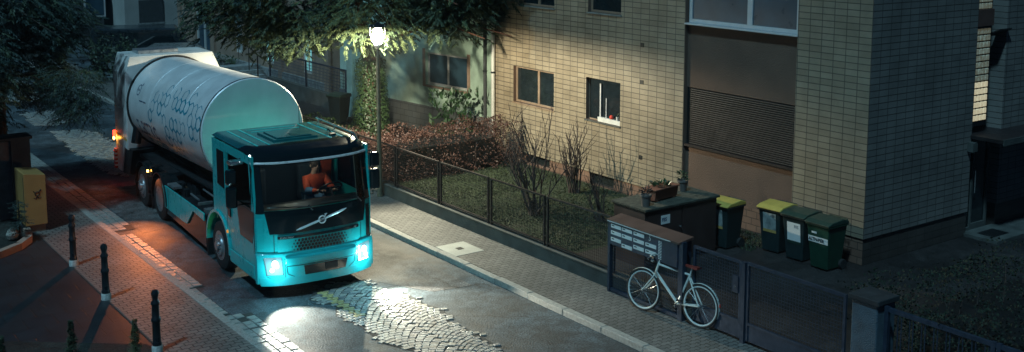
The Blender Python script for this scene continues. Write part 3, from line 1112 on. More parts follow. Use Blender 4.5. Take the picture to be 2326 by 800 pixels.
for x in (4.5, 8.6, 11):
    f = MB().box(x, x + .9, -.05, 0, 1.0, 2.4).build("window", "frame_white", D4)
    MB().box(x + .08, x + .82, -.06, -.052, 1.08, 2.32).build("pane", "glass_blue", f)

# ---------------------------------------------------------------- parked vehicles far off


def car(name, label, cat, loc, rz, L, W, H, prof, glass, body):
    t = thing(name, label, cat, loc, rz)
    MB().prism(prof, 'y', -W / 2, W / 2).build("body", body, t, bevel=.06)
    for s in (-1, 1):
        g = MB().prism(glass, 'y', s * W / 2 - .01, s * W / 2 + .012)
        g.build("side_window", "glass_dark", t)
        for x in (-L * .31, L * .31):
            w = MB().lathe([(.2, -.1), (.33, -.1), (.33, .1), (.2, .1)], axis='y', n=20).build("wheel", "tyre", t, (x, s * (W / 2 - .08), .33))
            MB().lathe([(.19, -.11), (.19, .11)], axis='y', n=14).build("rim", "rim", w)
    return t


van_p = [(-2.4, .35), (2.4, .35), (2.45, .95), (1.9, 1.1), (1.3, 1.9), (-2.3, 1.95), (-2.45, .9)]
van_g = [(-2.1, 1.15), (1.35, 1.15), (1.0, 1.75), (-2.05, 1.78)]
car("parked_van", "dark blue van parked across the end of the street", "van", (16.2, 50.9, ZR), R(-18), 4.8, 1.9, 1.95, van_p, van_g, "car_dark")
car_p = [(-2.1, .3), (2.1, .3), (2.15, .75), (1.2, .95), (.5, 1.42), (-1.2, 1.42), (-2.1, .95)]
car_g = [(-1.5, .98), (.95, .98), (.42, 1.34), (-1.1, 1.34)]
car("parked_car", "light silver car parked in front of the dark van behind the truck", "car", (16.5, 47.2, ZR), R(-25), 4.2, 1.75, 1.42, car_p, car_g, "car_silver")

# ---------------------------------------------------------------- street wall and fences
FX = 13.37
wl = MB()
wl.box(FX - .02, FX + .2, 13.2, 33.0, -.1, .26)
wl.box(FX - .035, FX + .22, 13.2, 33.0, .26, .30)
wo = wl.build("low_wall", "concrete_dark", bevel=.01)
tag(wo, "low dark concrete wall under the mesh fence along the right pavement", "wall")


def wire_panel(y0, y1, z0, z1, x=0.06, sp=.055, r=.0028, slope=0.0):
    b = MB()
    n = int((y1 - y0) / sp)
    for i in range(1, n):
        y = y0 + (y1 - y0) * i / n
        dz = slope * (y - y0)
        b.box(x - r, x + r, y - r, y + r, z0, z1)
    m = int((z1 - z0) / sp)
    for j in range(1, m):
        z = z0 + (z1 - z0) * j / m
        b.box(x - r * 1.2, x + r * 1.2, y0, y1, z - r, z + r)
    return b


F = thing("mesh_fence", "long dark iron mesh fence with paired posts above the low wall", "fence", (FX, 0, 0))
py = [15.35, 17.38, 19.37, 21.4, 23.4, 25.4, 27.4, 29.4, 31.4, 32.9]
zt = [1.37, 1.34, 1.33, 1.31, 1.31, 1.31, 1.31, 1.31, 1.31, 1.31]
for i, y in enumerate(py):
    b = MB()
    for s in (-.055, .055):
        b.box(.03, .07, y + s - .022, y + s + .022, .30, zt[i])
    for z in (.5, 1.12):
        b.box(.035, .065, y - .03, y + .03, z, z + .03)
    b.build("post", "metal_dark", F)
for i in range(len(py) - 1):
    y0, y1 = py[i] + .08, py[i + 1] - .08
    b = MB()
    za, zb = zt[i], zt[i + 1]
    b.add([(.03, y0, za - .035), (.07, y0, za - .035), (.07, y1, zb - .035), (.03, y1, zb - .035), (.03, y0, za), (.07, y0, za), (.07, y1, zb), (.03, y1, zb)],
          [(0, 3, 2, 1), (4, 5, 6, 7), (0, 1, 5, 4), (1, 2, 6, 5), (2, 3, 7, 6), (3, 0, 4, 7)])
    b.box(.03, .07, y0, y1, .36, .39)
    b.build("rail", "metal_dark", F)
    wire_panel(y0, y1, .39, min(za, zb) - .035).build("wire_mesh", "metal_dark", F)

# letterbox bank with mesh below
L = thing("letterbox_bank", "dark letterbox bank with brown cover, white name plates and number 5", "letterboxes", (13.2, 13.3, 0))
L.scale = (1, .9, 1)
MB().box(0, .34, .12, 2.10, .93, 1.36).build("cabinet", "metal_blue", L, bevel=.008)
b = MB()
b.prism([(-.03, 1.362), (.32, 1.40), (.32, 1.45), (-.03, 1.40)], 'y', .04, 2.14)
b.build("cover", "rust_brown", L, bevel=.006)
MB().box(-.036, -.031, .28, 2.12, 1.365, 1.382).build("cover_edge", "white_paint", L)
MB().box(.02, .12, .0, .115, -.1, 1.4).build("post", "metal_blue", L)
MB().box(.02, .1, 2.105, 2.17, -.1, 1.38).build("post", "metal_blue", L)
cols = [(2.03, (1.325, 1.2, 1.075)), (1.70, (1.325, 1.2, 1.02)), (1.35, (1.325, 1.2, 1.075)), (1.00, (1.2, 1.075))]
for (y, zs) in cols:
    for z in zs:
        MB().box(-.012, -.002, y - .30, y, z - .066, z).build("name_plate", "white_label", L)
        vs, fs = [], []
        b = MB().box(-.015, -.0125, y - .1, y - .03, z - .032, z - .014)
        b.build("name_slip", "black", L)
b = MB()
for i in range(12):
    b.box(-.012, -.002, .60, .63, .985 + i * .028, 1.0 + i * .028)
for i in range(12):
    b.box(-.012, -.002, .55, .58, .985 + i * .028, .995 + i * .028)
b.build("bell_panel", "white_label", L)
vs, fs = text_mb("5", .14, .001)
b = MB().add([(-.004 - v.z, .92 - v.x, 1.25 + v.y) for v in vs], fs)
b.build("house_number", "white_label", L, fix=False)
wire_panel(.12, 2.1, .08, .92, x=.07).build("wire_mesh", "metal_blue", L)
MB().box(.04, .1, .12, 2.1, .02, .08).build("rail", "metal_blue", L)

# gate
G = thing("mesh_gate", "blue grey double mesh gate with kick plates between the letterboxes and pillar", "gate", (FX, 9.9, 0))
MB().box(-.04, .04, 2.09, 2.17, -.1, 1.37).build("post", "metal_blue", G)


def leaf(y0, y1, z0, z1):
    b = MB()
    b.box(-.02, .02, y0, y1, z1 - .05, z1)
    b.box(-.02, .02, y0, y0 + .045, z0, z1 - .05)
    b.box(-.02, .02, y1 - .045, y1, z0, z1 - .05)
    b.box(-.02, .02, y0 + .045, y1 - .045, z0 + .27, z0 + .31)
    o = b.build("gate_leaf", "metal_blue", G)
    MB().box(-.006, .006, y0 + .045, y1 - .045, z0, z0 + .27).build("kick_plate", "metal_blue", o)
    wire_panel(y0 + .045, y1 - .045, z0 + .31, z1 - .05, x=0).build("wire_mesh", "metal_blue", o)
    return o


l1 = leaf(2.19, 3.28, .06, 1.37)
l2 = leaf(.13, 2.07, .06, 1.39)
lk = MB().box(-.035, .035, 2.24, 2.36, .82, 1.1).build("lock_plate", "metal_blue", l1)
MB().ring((-.038, 2.29, .92), 'x', .018, .004, 14, 6).build("keyhole", "chrome", lk)

P = thing("gate_pillar", "squat concrete gate pillar with cap between gate and railing", "pillar", (FX, 9.65, 0))
MB().box(-.12, .3, -.24, .2, -.1, 1.42).build("shaft", "concrete_blue", P, bevel=.015)
MB().box(-.16, .34, -.28, .24, 1.42, 1.50).build("cap", "cap_darkened", P, bevel=.012)

Rl = thing("railing", "blue railing of paired vertical bars at the lower right corner", "railing", (FX, 0, 0))
wl2 = MB().box(FX - .05, FX + .15, 2, 9.4, -.1, .3).build("low_wall", "concrete_dark")
tag(wl2, "low wall under the blue railing right of the pillar", "wall")
MB().box(-.025, .025, 2, 9.35, 1.35, 1.41).build("top_rail", "metal_blue", Rl)
MB().box(-.02, .02, 2, 9.35, .42, .46).build("bottom_rail", "metal_blue", Rl)
for y in (9.33, 7.7, 7.62, 6.0):
    MB().box(-.03, .03, y - .03, y + .03, .3, 1.42).build("post", "metal_blue", Rl)
y = 9.15
while y > 5.6:
    for s in (0, .055):
        MB().tube([(0, y - s, .46), (0, y - s, 1.35)], .009, 6).build("bar", "metal_blue", Rl)
    y -= .19

# cover plate in the pavement
cpz = MB()
cpz.box(12.08, 12.78, 18.65, 19.45, -.02, .006)
co = cpz.build("utility_cover", "cover_slab", bevel=.005)
tag(co, "square pale utility cover set in the right pavement", "cover")
MB().box(12.36, 12.50, 18.98, 19.13, .0065, .009).build("hatch", "black", co)

# ---------------------------------------------------------------- container shed, pots, bins
SH = thing("bin_shed", "low dark brown bin shed with mossy roof and double doors", "shed", (14.65, 15.80, 0))
MB().box(0, 2.0, 0, .92, -.05, 1.16).build("body", "shed_brown", SH, bevel=.006)
b = MB().box(-.03, 2.05, -.05, .98, 1.16, 1.21)
b.build("roof", "moss_top", SH, bevel=.01)
for x in (.06, 1.03):
    dr = MB().box(x, x + .92, -.014, -.002, .08, 1.1).build("door", "shed_brown", SH)
MB().lathe([(.02, -.03), (.02, 0)], axis='y', n=10).build("knob", "chrome", SH, (.95, -.014, .72))
sk = MB().box(.42, .66, -.022, -.016, .84, 1.02).build("sticker", "white_label", SH)
vs, fs = text_mb("FES", .10, .0008, bold=.002)
MB().add([(.435 + v.x * .95, -.024 - v.z, .90 + v.y) for v in vs], fs).build("lettering", "text_blue", sk, fix=False)


def plant_leaves(n, c, r, h, w, l, mname, name, parent, up=0.6):
    b = MB()
    for i in range(n):
        a = random.uniform(0, 6.28)
        rr = r * math.sqrt(random.random())
        p = Vector((c[0] + rr * math.cos(a), c[1] + rr * math.sin(a), c[2] + h * random.random()))
        d = Vector((math.cos(a), math.sin(a), up + random.uniform(-.5, .6))).normalized()
        s = d.cross(Vector((random.uniform(-1, 1), random.uniform(-1, 1), random.uniform(-1, 1)))).normalized() * w
        q = p + d * l * random.uniform(.6, 1.2)
        mid = (p + q) / 2
        b.quad(p, mid + s, q, mid - s)
    return b.build(name, mname, parent, fix=False)


for (x, y, sc_, lab, mt) in ((14.85, 16.0, 1.0, "grey pot with dry heather at the street end of the shed roof", "pot_grey"), (16.3, 16.45, 1.1, "tapered grey pot with small shrub at the rear right of the shed roof", "pot_grey")):
    t = thing("flower_pot", lab, "pot", (x, y, 1.21), group="pots on the shed roof")
    MB().lathe([(.08, 0), (.105, .2), (.12, .2), (.12, .235), (.1, .235), (.09, .2)], n=20).build("pot", mt, t, smooth=True)
    plant_leaves(90 if sc_ > 1 else 60, (0, 0, .24), .09, .14 * sc_, .012, .09, "laurel" if sc_ > 1 else "twig", "plant", t)
t = thing("planter_box", "terracotta planter box with low green plants on the shed roof", "planter", (15.5, 16.25, 1.21), R(8))
b = MB()
b.prism([(-.13, .03), (.13, .03), (.16, .24), (-.16, .24)], 'x', -.36, .36)
b.box(-.39, .39, -.18, .18, .24, .265)
for x in (-.3, .24):
    b.box(x, x + .06, -.13, .13, 0, .03)
b.build("box", "terracotta", t, bevel=.006)
plant_leaves(160, (0, 0, .25), .16, .08, .012, .1, "rhodo", "plant", t)


def bin_(label, loc, rz, lidm, bodym):
    t = thing("wheelie_bin", label, "bin", loc, rz, group="wheelie bins by the building wall")
    # local: front = -x
    b = MB()
    b.add([(-.22, -.2, .03), (.2, -.2, .03), (.2, .2, .03), (-.22, .2, .03), (-.29, -.27, .92), (.27, -.27, .92), (.27, .27, .92), (-.29, .27, .92)],
          [(0, 3, 2, 1), (4, 5, 6, 7), (0, 1, 5, 4), (1, 2, 6, 5), (2, 3, 7, 6), (3, 0, 4, 7)])
    b.box(-.32, .29, -.295, .295, .885, .925)
    b.build("body", bodym, t, bevel=.015)
    l = MB()
    l.prism([(-.34, .925), (-.34, .955), (-.22, 1.0), (.12, 1.03), (.27, .99), (.3, .925)], 'y', -.30, .30)
    lo = l.build("lid", lidm, t, bevel=.02)
    MB().tube([(.3, -.22, .97), (.36, -.2, .97), (.36, .2, .97), (.3, .22, .97)], .014, 6).build("handle", bodym, t)
    for s in (-1, 1):
        MB().lathe([(.1, -.03), (.1, .03)], axis='y', n=16).build("wheel", "tyre", t, (.2, s * .24, .1))
    return t


def sticker(t, y0, y1, z0, z1, mname, name="sticker"):
    # on the slanted front face (-x)
    def X(z):
        return -.22 - .07 * (z - .03) / .89 - .006
    return MB().add([(X(z0), y0, z0), (X(z0), y1, z0), (X(z1), y1, z1), (X(z1), y0, z1), (X(z0) - .003, y0, z0), (X(z0) - .003, y1, z0), (X(z1) - .003, y1, z1), (X(z1) - .003, y0, z1)],
                    [(4, 5, 6, 7), (0, 1, 5, 4), (2, 3, 7, 6), (1, 2, 6, 5), (0, 3, 7, 4)]).build(name, mname, t)


def bin_text(parent, body, size, yl, z, m, bold=.0, dx=-.011, sx=1.0):
    vs, fs = text_mb(body, size, .0008, bold=bold)
    MB().add([(-.22 - .07 * (z + v.y - .03) / .89 + dx - abs(v.z), yl - v.x * sx, z + v.y) for v in vs], fs).build("lettering", m, parent, fix=False)


b1 = bin_("black bin with yellow lid half hidden behind the brown shed", (17.1, 15.95, 0), R(4), "bin_yellow", "bin_black")
s = sticker(b1, -.13, .1, .5, .85, "sticker_grey")
sticker(b1, -.13, .1, .44, .5, "sticker_yellow", "sticker_base")
b2 = bin_("black bin with yellow lid standing beside two green lidded bins", (17.75, 15.12, 0), R(5), "bin_yellow", "bin_black")
s = sticker(b2, -.16, .16, .5, .85, "sticker_grey")
sticker(b2, -.16, .16, .44, .5, "sticker_yellow", "sticker_base")
bin_text(s, "FES", .07, -.03, .77, "text_blue", sx=.9)
b3 = bin_("black bin with dark green lid and square white sticker", (17.72, 14.46, 0), R(3), "bin_lid_green", "bin_black")
s = sticker(b3, -.17, .15, .42, .80, "white_label")
sticker(b3, -.17, .15, .36, .42, "bin_lid_green", "sticker_base")
bin_text(s, "FES", .09, -.02, .69, "text_blue", sx=.85)
b4 = bin_("green paper bin with white lettered label nearest the building corner", (17.66, 13.78, 0), R(0), "bin_lid_green", "bin_green")
s = sticker(b4, -.235, .235, .55, .67, "white_label")
bin_text(s, "ALTPAPIER", .094, .222, .577, "black", bold=.0035, sx=.82)
sticker(b4, .03, .15, .73, .77, "white_label")
for bb in (b1, b2, b3, b4):
    pass

# ---------------------------------------------------------------- street lamp
LP = thing("street_lamp", "lit old style street lamp on a slim post beside the conifer", "street lamp", (13.22, 23.87, 0))
MB().lathe([(.08, 0), (.08, .05), (.065, .1), (.065, .9), (.058, 1.0), (.05, 3.45), (.06, 3.46), (.06, 3.52), (.04, 3.56), (.035, 3.7)], n=18).build("pole", "pole_green", LP, smooth=True)
hd = MB().lathe([(.035, 3.68), (.10, 3.76), (.10, 3.80), (.06, 3.82)], n=18).build("lantern_base", "white_paint", LP, smooth=True)
b = MB()
for k in range(4):
    a = k * math.pi / 2 + .6
    c, s_ = math.cos(a), math.sin(a)
    b.tube([(.07 * c, .07 * s_, 3.78), (.15 * c, .15 * s_, 3.88), (.20 * c, .20 * s_, 4.05), (.20 * c, .20 * s_, 4.28)], .011, 6)
b.build("bracket", "white_paint", LP)
MB().lathe([(.05, 3.83), (.09, 3.90), (.11, 4.0), (.11, 4.16), (.05, 4.2)], n=18).build("globe", "lamp_glass", LP, smooth=True)
MB().lathe([(.23, 4.235), (.23, 4.25), (.16, 4.28), (.05, 4.31), (.015, 4.35)], n=24).build("cap", "iron", LP, smooth=True)
# the lamp's light: the burner sits just under the opaque cap
for k in range(3):
    a = k * 2.09 + .2
lamp = point("lamp_light", (0, 0, 4.15), 2600, (1.0, 0.92, 0.68), .05, LP, "SPOT", R(176), .22, (0, 0, -1))
lamp.data.use_shadow = True

# ---------------------------------------------------------------- bollards
for i, (x, y, lab) in enumerate(((5.55, 22.61, "dark iron bollard nearest the yellow post box"), (5.50, 20.23, "dark iron bollard between the two others on the paving edge"), (5.44, 17.23, "nearest dark iron bollard with white painted foot"))):
    t = thing("bollard", lab, "bollard", (x, y, 0), group="iron bollards along the paving edge")
    if i == 0:
        me_sh = [(.075, .12), (.075, .16), (.065, .18), (.062, .5), (.075, .52), (.075, .56), (.06, .58), (.056, .78), (.07, .80), (.07, .83), (.045, .87), (.045, .91), (.06, .95), (.062, .99), (.045, 1.03), (.01, 1.045)]
    MB().lathe(me_sh, n=20).build("shaft", "iron", t, smooth=True)
    MB().lathe([(.088, -.02), (.085, .1), (.076, .12)], n=20).build("foot", "chipped_white", t, smooth=True)

# ---------------------------------------------------------------- yellow post box, wall, planter on the left
PB = thing("post_box", "tall yellow postal storage box with black horn emblem on a stone base", "post box", (5.3, 25.5, 0))
b = MB()
b.prism([(0, .16), (.46, .16), (.46, 1.27), (.05, 1.33), (0, 1.33)], 'y', 0, .85)
b.build("body", "post_yellow", PB, bevel=.012)
MB().box(.1, .42, .05, .8, -.02, .158).build("base", "post_base", PB)
MB().box(-.006, -.001, .02, .04, .2, 1.25).build("door_seam", "black", PB)
b = MB()
b.ring((.27, -.004, .86), 'y', .045, .011, 20, 6)
b.tube([(.225, -.004, .88), (.19, -.004, .93)], .010, 6)
b.tube([(.31, -.004, .90), (.35, -.004, .95)], [.009, .018], 6)
for s_ in (-1, 1):
    b.tube([(.27, -.004, .80), (.27 + .045 * s_, -.004, .76), (.27 + .08 * s_, -.004, .775)], .007, 5)
    b.tube([(.27, -.004, .79), (.27 + .03 * s_, -.004, .735)], .006, 5)
b.build("horn_emblem", "black", PB)

WP = thing("gate_pillar", "grey concrete pillar and wall at left edge behind the post box", "pillar", (5.37, 26.9, 0))
MB().box(0, .41, 0, .5, -.1, 1.84).build("pillar", "concrete_dark", WP)
MB().box(-3, -.002, .1, .3, -.1, 1.80).build("wall", "concrete", WP)
MB().box(-3.05, .46, -.04, .54, 1.84, 1.9).build("coping", "concrete_dark", WP)

b = MB()
pts = [(3.2, 23.3), (4.0, 23.65), (4.5, 23.95), (4.95, 24.3), (5.25, 24.75), (5.36, 25.2), (5.36, 25.45)]
for i in range(len(pts) - 1):
    p, q = Vector(pts[i]), Vector(pts[i + 1])
    n_ = Vector((-(q - p).y, (q - p).x)).normalized() * .14
    b.add([(p.x, p.y, 0), (q.x, q.y, 0), (q.x + n_.x, q.y + n_.y, 0), (p.x + n_.x, p.y + n_.y, 0), (p.x, p.y, .15), (q.x, q.y, .15), (q.x + n_.x, q.y + n_.y, .15), (p.x + n_.x, p.y + n_.y, .15)],
          [(4, 5, 6, 7), (0, 1, 5, 4), (1, 2, 6, 5), (2, 3, 7, 6), (3, 0, 4, 7)])
o = b.build("planter_kerb", "stucco_peach")
tag(o, "curved low kerb around the planting bed by the post box", "kerb")
struct(MB().add([(2, 23.2, .05), (4.0, 23.7, .05), (4.9, 24.35, .05), (5.25, 25.2, .05), (5.2, 26.8, .05), (2, 26.8, .05)], [tuple(range(6))]).build("planting_bed", "earth"))
o = MB().lathe([(.01, 0), (.12, .03), (.15, .12), (.1, .22), (.02, .27)], n=10).build("stone", "stone", None, (4.93, 25.0, .06), smooth=True)
tag(o, "pale rough stone in the planting bed beside the shrub", "stone")
struct(MB().add([(-10, 9, .02), (6.0, 9, .02), (5.4, 17.6, .02), (3.4, 19.2, .02), (-10, 26, .02)], [tuple(range(5))]).build("front_bed", "earth"))

# ---------------------------------------------------------------- foliage
rf = random.Random(21)


def spray(b, p, d, L, n, lw, ll, droop=.5, mi=0):
    """one drooping branchlet with leaf sized quads on both sides"""
    d = d.normalized()
    side = d.cross(Vector((0, 0, 1)))
    if side.length < .1:
        side = Vector((1, 0, 0))
    side.normalize()
    for i in range(n):
        t = (i + rf.random()) / n
        c = p + d * (L * t) + Vector((0, 0, -droop * L * t * t))
        s = side * (1 if i % 2 else -1)
        dd = (d * .8 + s * rf.uniform(.4, 1.1) + Vector((0, 0, rf.uniform(-.7, .15)))).normalized()
        w = dd.cross(Vector((rf.uniform(-.4, .4), rf.uniform(-.4, .4), 1))).normalized() * lw * rf.uniform(.6, 1.2)
        l = ll * rf.uniform(.6, 1.3) * (1 - .4 * t)
        m = c + dd * l * .5
        e = c + dd * l + Vector((0, 0, -l * .2))
        b.add([c, m + w, e, m - w], [(0, 1, 2, 3)], mi)


def conifer_crown(center, rad, n, name, mats, parent, gaps, zmin=None, keep=None, L=(.2, .45), nq=12, lw=.022, ll=.14, seed=0, shell=.45):
    """sprays on boughs inside an ellipsoid; noise makes clumps and gaps"""
    b = MB()
    c = Vector(center)
    k = 0
    tries = 0
    while k < n and tries < n * 12:
        tries += 1
        u = Vector((rf.gauss(0, 1), rf.gauss(0, 1), rf.gauss(0, 1))).normalized()
        r = rf.uniform(shell, 1.0) ** .7
        p = Vector((u.x * rad[0], u.y * rad[1], u.z * rad[2])) * r
        w = c + p
        nn = noise.noise(w * .55 + Vector((seed, 0, 0))) + .5 * noise.noise(w * 1.3 + Vector((0, seed, 0)))
        if nn < gaps:
            continue
        if zmin is not None and w.z < zmin + .6 * noise.noise(Vector((w.x * .9, w.y * .9, seed))):
            continue
        if keep and not keep(w):
            continue
        d = Vector((u.x + rf.uniform(-.7, .7), u.y + rf.uniform(-.7, .7), -.2 + rf.uniform(-.45, .4)))
        spray(b, w - Vector(parent.location), d, rf.uniform(*L), nq, lw, ll, .22, rf.choice((0, 0, 1)) if len(mats) > 1 else 0)
        k += 1
    return b.build(name, mats, parent, fix=False)


# central conifer with forked trunk and ivy
T = thing("conifer_tree", "large conifer with forked red trunk wrapped in ivy beside the lit lamp", "tree", (15.6, 28.6, 0))
fk = Vector((0, 0, 3.0))
b = MB()
b.tube([(0, 0, -.1), (.03, 0, 1.0), (0, 0, 2.2), tuple(fk)], [.34, .28, .24, .2], 12)
b.tube([tuple(fk + Vector((0, 0, -.2))), (-.22, .1, 3.7), (-.3, .2, 5), (-.2, .3, 6.5)], [.15, .12, .11, .07], 10)
b.tube([tuple(fk + Vector((0, 0, -.2))), (.35, -.25, 3.5), (.75, -.5, 4.1), (1.0, -.7, 5.5), (1.1, -.7, 6.4)], [.15, .12, .11, .1, .06], 10)
tk = b.build("trunk", "bark", T, smooth=True)
b = MB()
for i in range(26):
    a = rf.uniform(0, 6.28)
    z = rf.uniform(3.0, 6.5)
    l = rf.uniform(2, 4.2)
    p0 = Vector((rf.uniform(-.2, .6), rf.uniform(-.4, .2), z))
    p1 = p0 + Vector((math.cos(a) * l * .5, math.sin(a) * l * .5, .3))
    p2 = p0 + Vector((math.cos(a) * l, math.sin(a) * l, -.1))
    b.tube([p0, p1, p2], [.055, .035, .012], 6)
b.build("branches", "bark", T, smooth=True)


LAMP = Vector((13.28, 23.87))


def keep_c(w):
    q = Vector((w.x, w.y))
    # stand clear of the lamp and of the line from the street to it
    if (q - LAMP).length < .6:
        return False
    d = q.dot(Vector((.486, .874)))
    s = q.dot(Vector((.874, -.486)))
    ls = LAMP.dot(Vector((.874, -.486)))
    if d < 27.6 and abs(s - ls) < 1.2:
        return False
    if w.x / w.y < .355:
        return False
    # open view under the crown to the house behind
    if s > ls - .3 and w.z < 4.05 and rf.random() < .7:
        return False
    return True


conifer_crown((15.0, 28.6, 4.7), (4.3, 3.6, 2.1), 4300, "crown", ["needle", "needle_light"], T, -.02, 3.45, keep_c, seed=1, L=(.18, .42), nq=24, lw=.020, ll=.11)
conifer_crown((12.9, 29.8, 4.6), (2.6, 2.6, 1.9), 1900, "crown", ["needle", "needle_dark"], T, -.02, 3.2, keep_c, seed=4, L=(.18, .42), nq=24, lw=.020, ll=.11)
conifer_crown((16.8, 26.3, 5.0), (1.9, 1.6, 2.0), 1700, "crown", ["needle", "needle_light"], T, -.05, 3.55, keep_c, seed=6, L=(.18, .42), nq=24, lw=.020, ll=.11)
conifer_crown((14.2, 25.9, 4.3), (1.7, 1.1, 1.0), 420, "crown", ["needle_light", "needle"], T, -.15, 3.5, lambda w: (Vector((w.x, w.y)) - LAMP).length > .7 and w.y > 24.6, seed=18, L=(.2, .45), nq=24, lw=.020, ll=.11, shell=.2)
conifer_crown((16.6, 25.2, 4.9), (1.5, 1.4, 1.5), 700, "crown", ["needle", "needle_dark"], T, -.25, 3.45, lambda w: True, seed=8, L=(.18, .42), nq=24, lw=.020, ll=.11)
# ivy leaves around the trunk
b = MB()
for i in range(6500):
    a = rf.uniform(0, 6.28)
    z = rf.uniform(0, 2.75)
    r = .36 + .10 * noise.noise(Vector((math.cos(a) * 2, math.sin(a) * 2, z * 2))) + rf.uniform(-.05, .12) + (.06 if z < 1.6 else 0)
    p = Vector((r * math.cos(a), r * math.sin(a), z))
    n_ = Vector((math.cos(a), math.sin(a), rf.uniform(-.1, .8))).normalized()
    t1 = n_.cross(Vector((rf.uniform(-.4, .4), rf.uniform(-.4, .4), 1))).normalized()
    t2 = n_.cross(t1)
    w = rf.uniform(.018, .042)
    b.add([p - t2 * w, p + t1 * w * .9, p + t2 * w * .8 + n_ * .015, p - t1 * w * .9], [(0, 1, 2, 3)])
b.build("ivy", "ivy", T, fix=False)

# left dark conifer
T2 = thing("conifer_tree", "dark conifer hanging over the left pillar and the truck's tail", "tree", (5.6, 29.2, 0))
b = MB()
b.tube([(0, 0, -.1), (0, .05, 2), (.1, .1, 4.6), (.1, 0, 5.9)], [.2, .17, .13, .08], 10)
for i in range(22):
    a = rf.uniform(0, 6.28)
    z = rf.uniform(2.3, 6)
    l = rf.uniform(1.2, 2.6)
    b.tube([(.05, .05, z), (math.cos(a) * l * .5, math.sin(a) * l * .5, z + .1), (math.cos(a) * l, math.sin(a) * l, z - .35)], [.04, .025, .008], 5)
b.build("trunk", "bark_dark", T2, smooth=True)


def keep_l(w):
    if w.x > 7.35 and w.y < 29.3 and w.z < 3.8:
        return False
    if w.x > 5.4 and w.y < 27.7 and w.z > 3.3:
        return False
    if w.x / w.y > .278:
        return False
    return True


conifer_crown((5.6, 29.0, 3.6), (2.6, 2.4, 1.9), 4200, "crown", ["needle_dark", "needle"], T2, -.12, 1.9, keep_l, seed=9, L=(.2, .45), nq=22, lw=.015, ll=.11, shell=.3)
conifer_crown((7.2, 27.4, 2.9), (.9, .9, 1.1), 420, "crown", ["needle_dark", "needle"], T2, -.2, 1.95, keep_l, seed=12, L=(.3, .6), nq=18, lw=.011, ll=.11, shell=.2)
conifer_crown((4.0, 26.9, 3.6), (1.9, 1.2, 1.7), 1700, "crown", ["needle_dark", "needle"], T2, -.15, 1.95, keep_l, seed=15, L=(.2, .45), nq=22, lw=.015, ll=.11, shell=.3)


def bush(name, label, cat, loc, size, n, leafm, lw, ll, core=True, coreb=None, upb=.3, jag=.25, inner="hedge_leaf"):
    """hedge-like mass: leaves cover the surface of a rounded block and fill its outer layer"""
    t = thing(name, label, cat, loc)
    sx, sy, sz = size
    b = MB()
    for i in range(n):
        u = Vector((rf.uniform(-1, 1), rf.uniform(-1, 1), rf.uniform(0, 1)))
        # push to the surface
        k = max(abs(u.x), abs(u.y), abs(u.z * 2 - 1) if u.z > .5 else 0)
        f = rf.uniform(.80, 1.04) / max(k, .2) if rf.random() < .85 else 1
        p = Vector((u.x * f, u.y * f, min(u.z * (f if u.z > .5 else 1), 1.03)))
        p.x = max(-1.05, min(1.05, p.x))
        p.y = max(-1.05, min(1.05, p.y))
        q = Vector((p.x * sx, p.y * sy, p.z * sz))
        wq = q + Vector(loc)
        q *= 1 + jag * (noise.noise(wq * 1.6) + .5 * noise.noise(wq * 4))
        q.z = max(q.z, .02)
        d = Vector((rf.uniform(-1, 1), rf.uniform(-1, 1), rf.uniform(-.6, 1) + upb)).normalized()
        s = d.cross(Vector((rf.uniform(-1, 1), rf.uniform(-1, 1), rf.uniform(-1, 1)))).normalized() * lw * rf.uniform(.6, 1.2)
        l = ll * rf.uniform(.6, 1.3)
        b.quad(q, q + d * l * .5 + s, q + d * l, q + d * l * .5 - s)
    b.build("leaves", leafm, t, fix=False)
    if core:
        b = MB()
        for i in range(max(14, int(sx * sy * 14))):
            x, y = rf.uniform(-.8, .8) * sx, rf.uniform(-.8, .8) * sy
            b.tube([(x, y, 0), (x + rf.uniform(-.1, .1), y + rf.uniform(-.1, .1), sz * .5), (x + rf.uniform(-.2, .2), y + rf.uniform(-.2, .2), sz * .92)], [.018, .012, .006], 5)
        b.build("stems", "twig", t)
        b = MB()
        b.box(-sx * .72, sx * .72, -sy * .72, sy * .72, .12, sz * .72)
        b.build("dark_core", "black", t)  # solid black box added as a dark core under the leaves
    return t


bush("beech_hedge", "trimmed beech hedge with brown autumn leaves behind the mesh fence", "hedge", (15.9, 25.4, 0), (2.1, .75, 1.15), 17000, "beech_leaf", .016, .06)
bush("beech_hedge", "narrow strip of brown hedge along the fence near the lamp", "hedge", (14.05, 26.4, 0), (.4, 1.5, .95), 5000, "beech_leaf", .016, .06)
bush("laurel_bush", "glossy green laurel bush above the brown hedge", "bush", (17.6, 27.2, 0), (.55, .4, 1.45), 500, "rhodo", .045, .2, core=False, upb=.8, jag=.4)
bush("dark_hedge", "large dark clipped hedge behind the blue railing at lower right", "hedge", (17.3, 8.6, 0), (3.3, 1.75, 1.15), 24000, "hedge_leaf", .018, .055)
bush("green_bush", "small leafy bush at the left of the silver car", "bush", (13.7, 47.5, 0), (.9, .8, 1.3), 1200, "needle", .05, .15, core=False, jag=.5)
bush("green_bush", "low green shrub row between the truck and the peach house", "bush", (17.5, 46.8, 0), (.6, 1.8, .7), 1200, "needle", .05, .16, core=False, jag=.4)
bush("ivy_shrub", "dark evergreen shrub behind the fence left of the lamp", "bush", (14.3, 29.6, 0), (.55, 1.6, .8), 2600, "ivy", .035, .09)

# spiky shrub in the planting bed, dwarf conifers at the lower edge


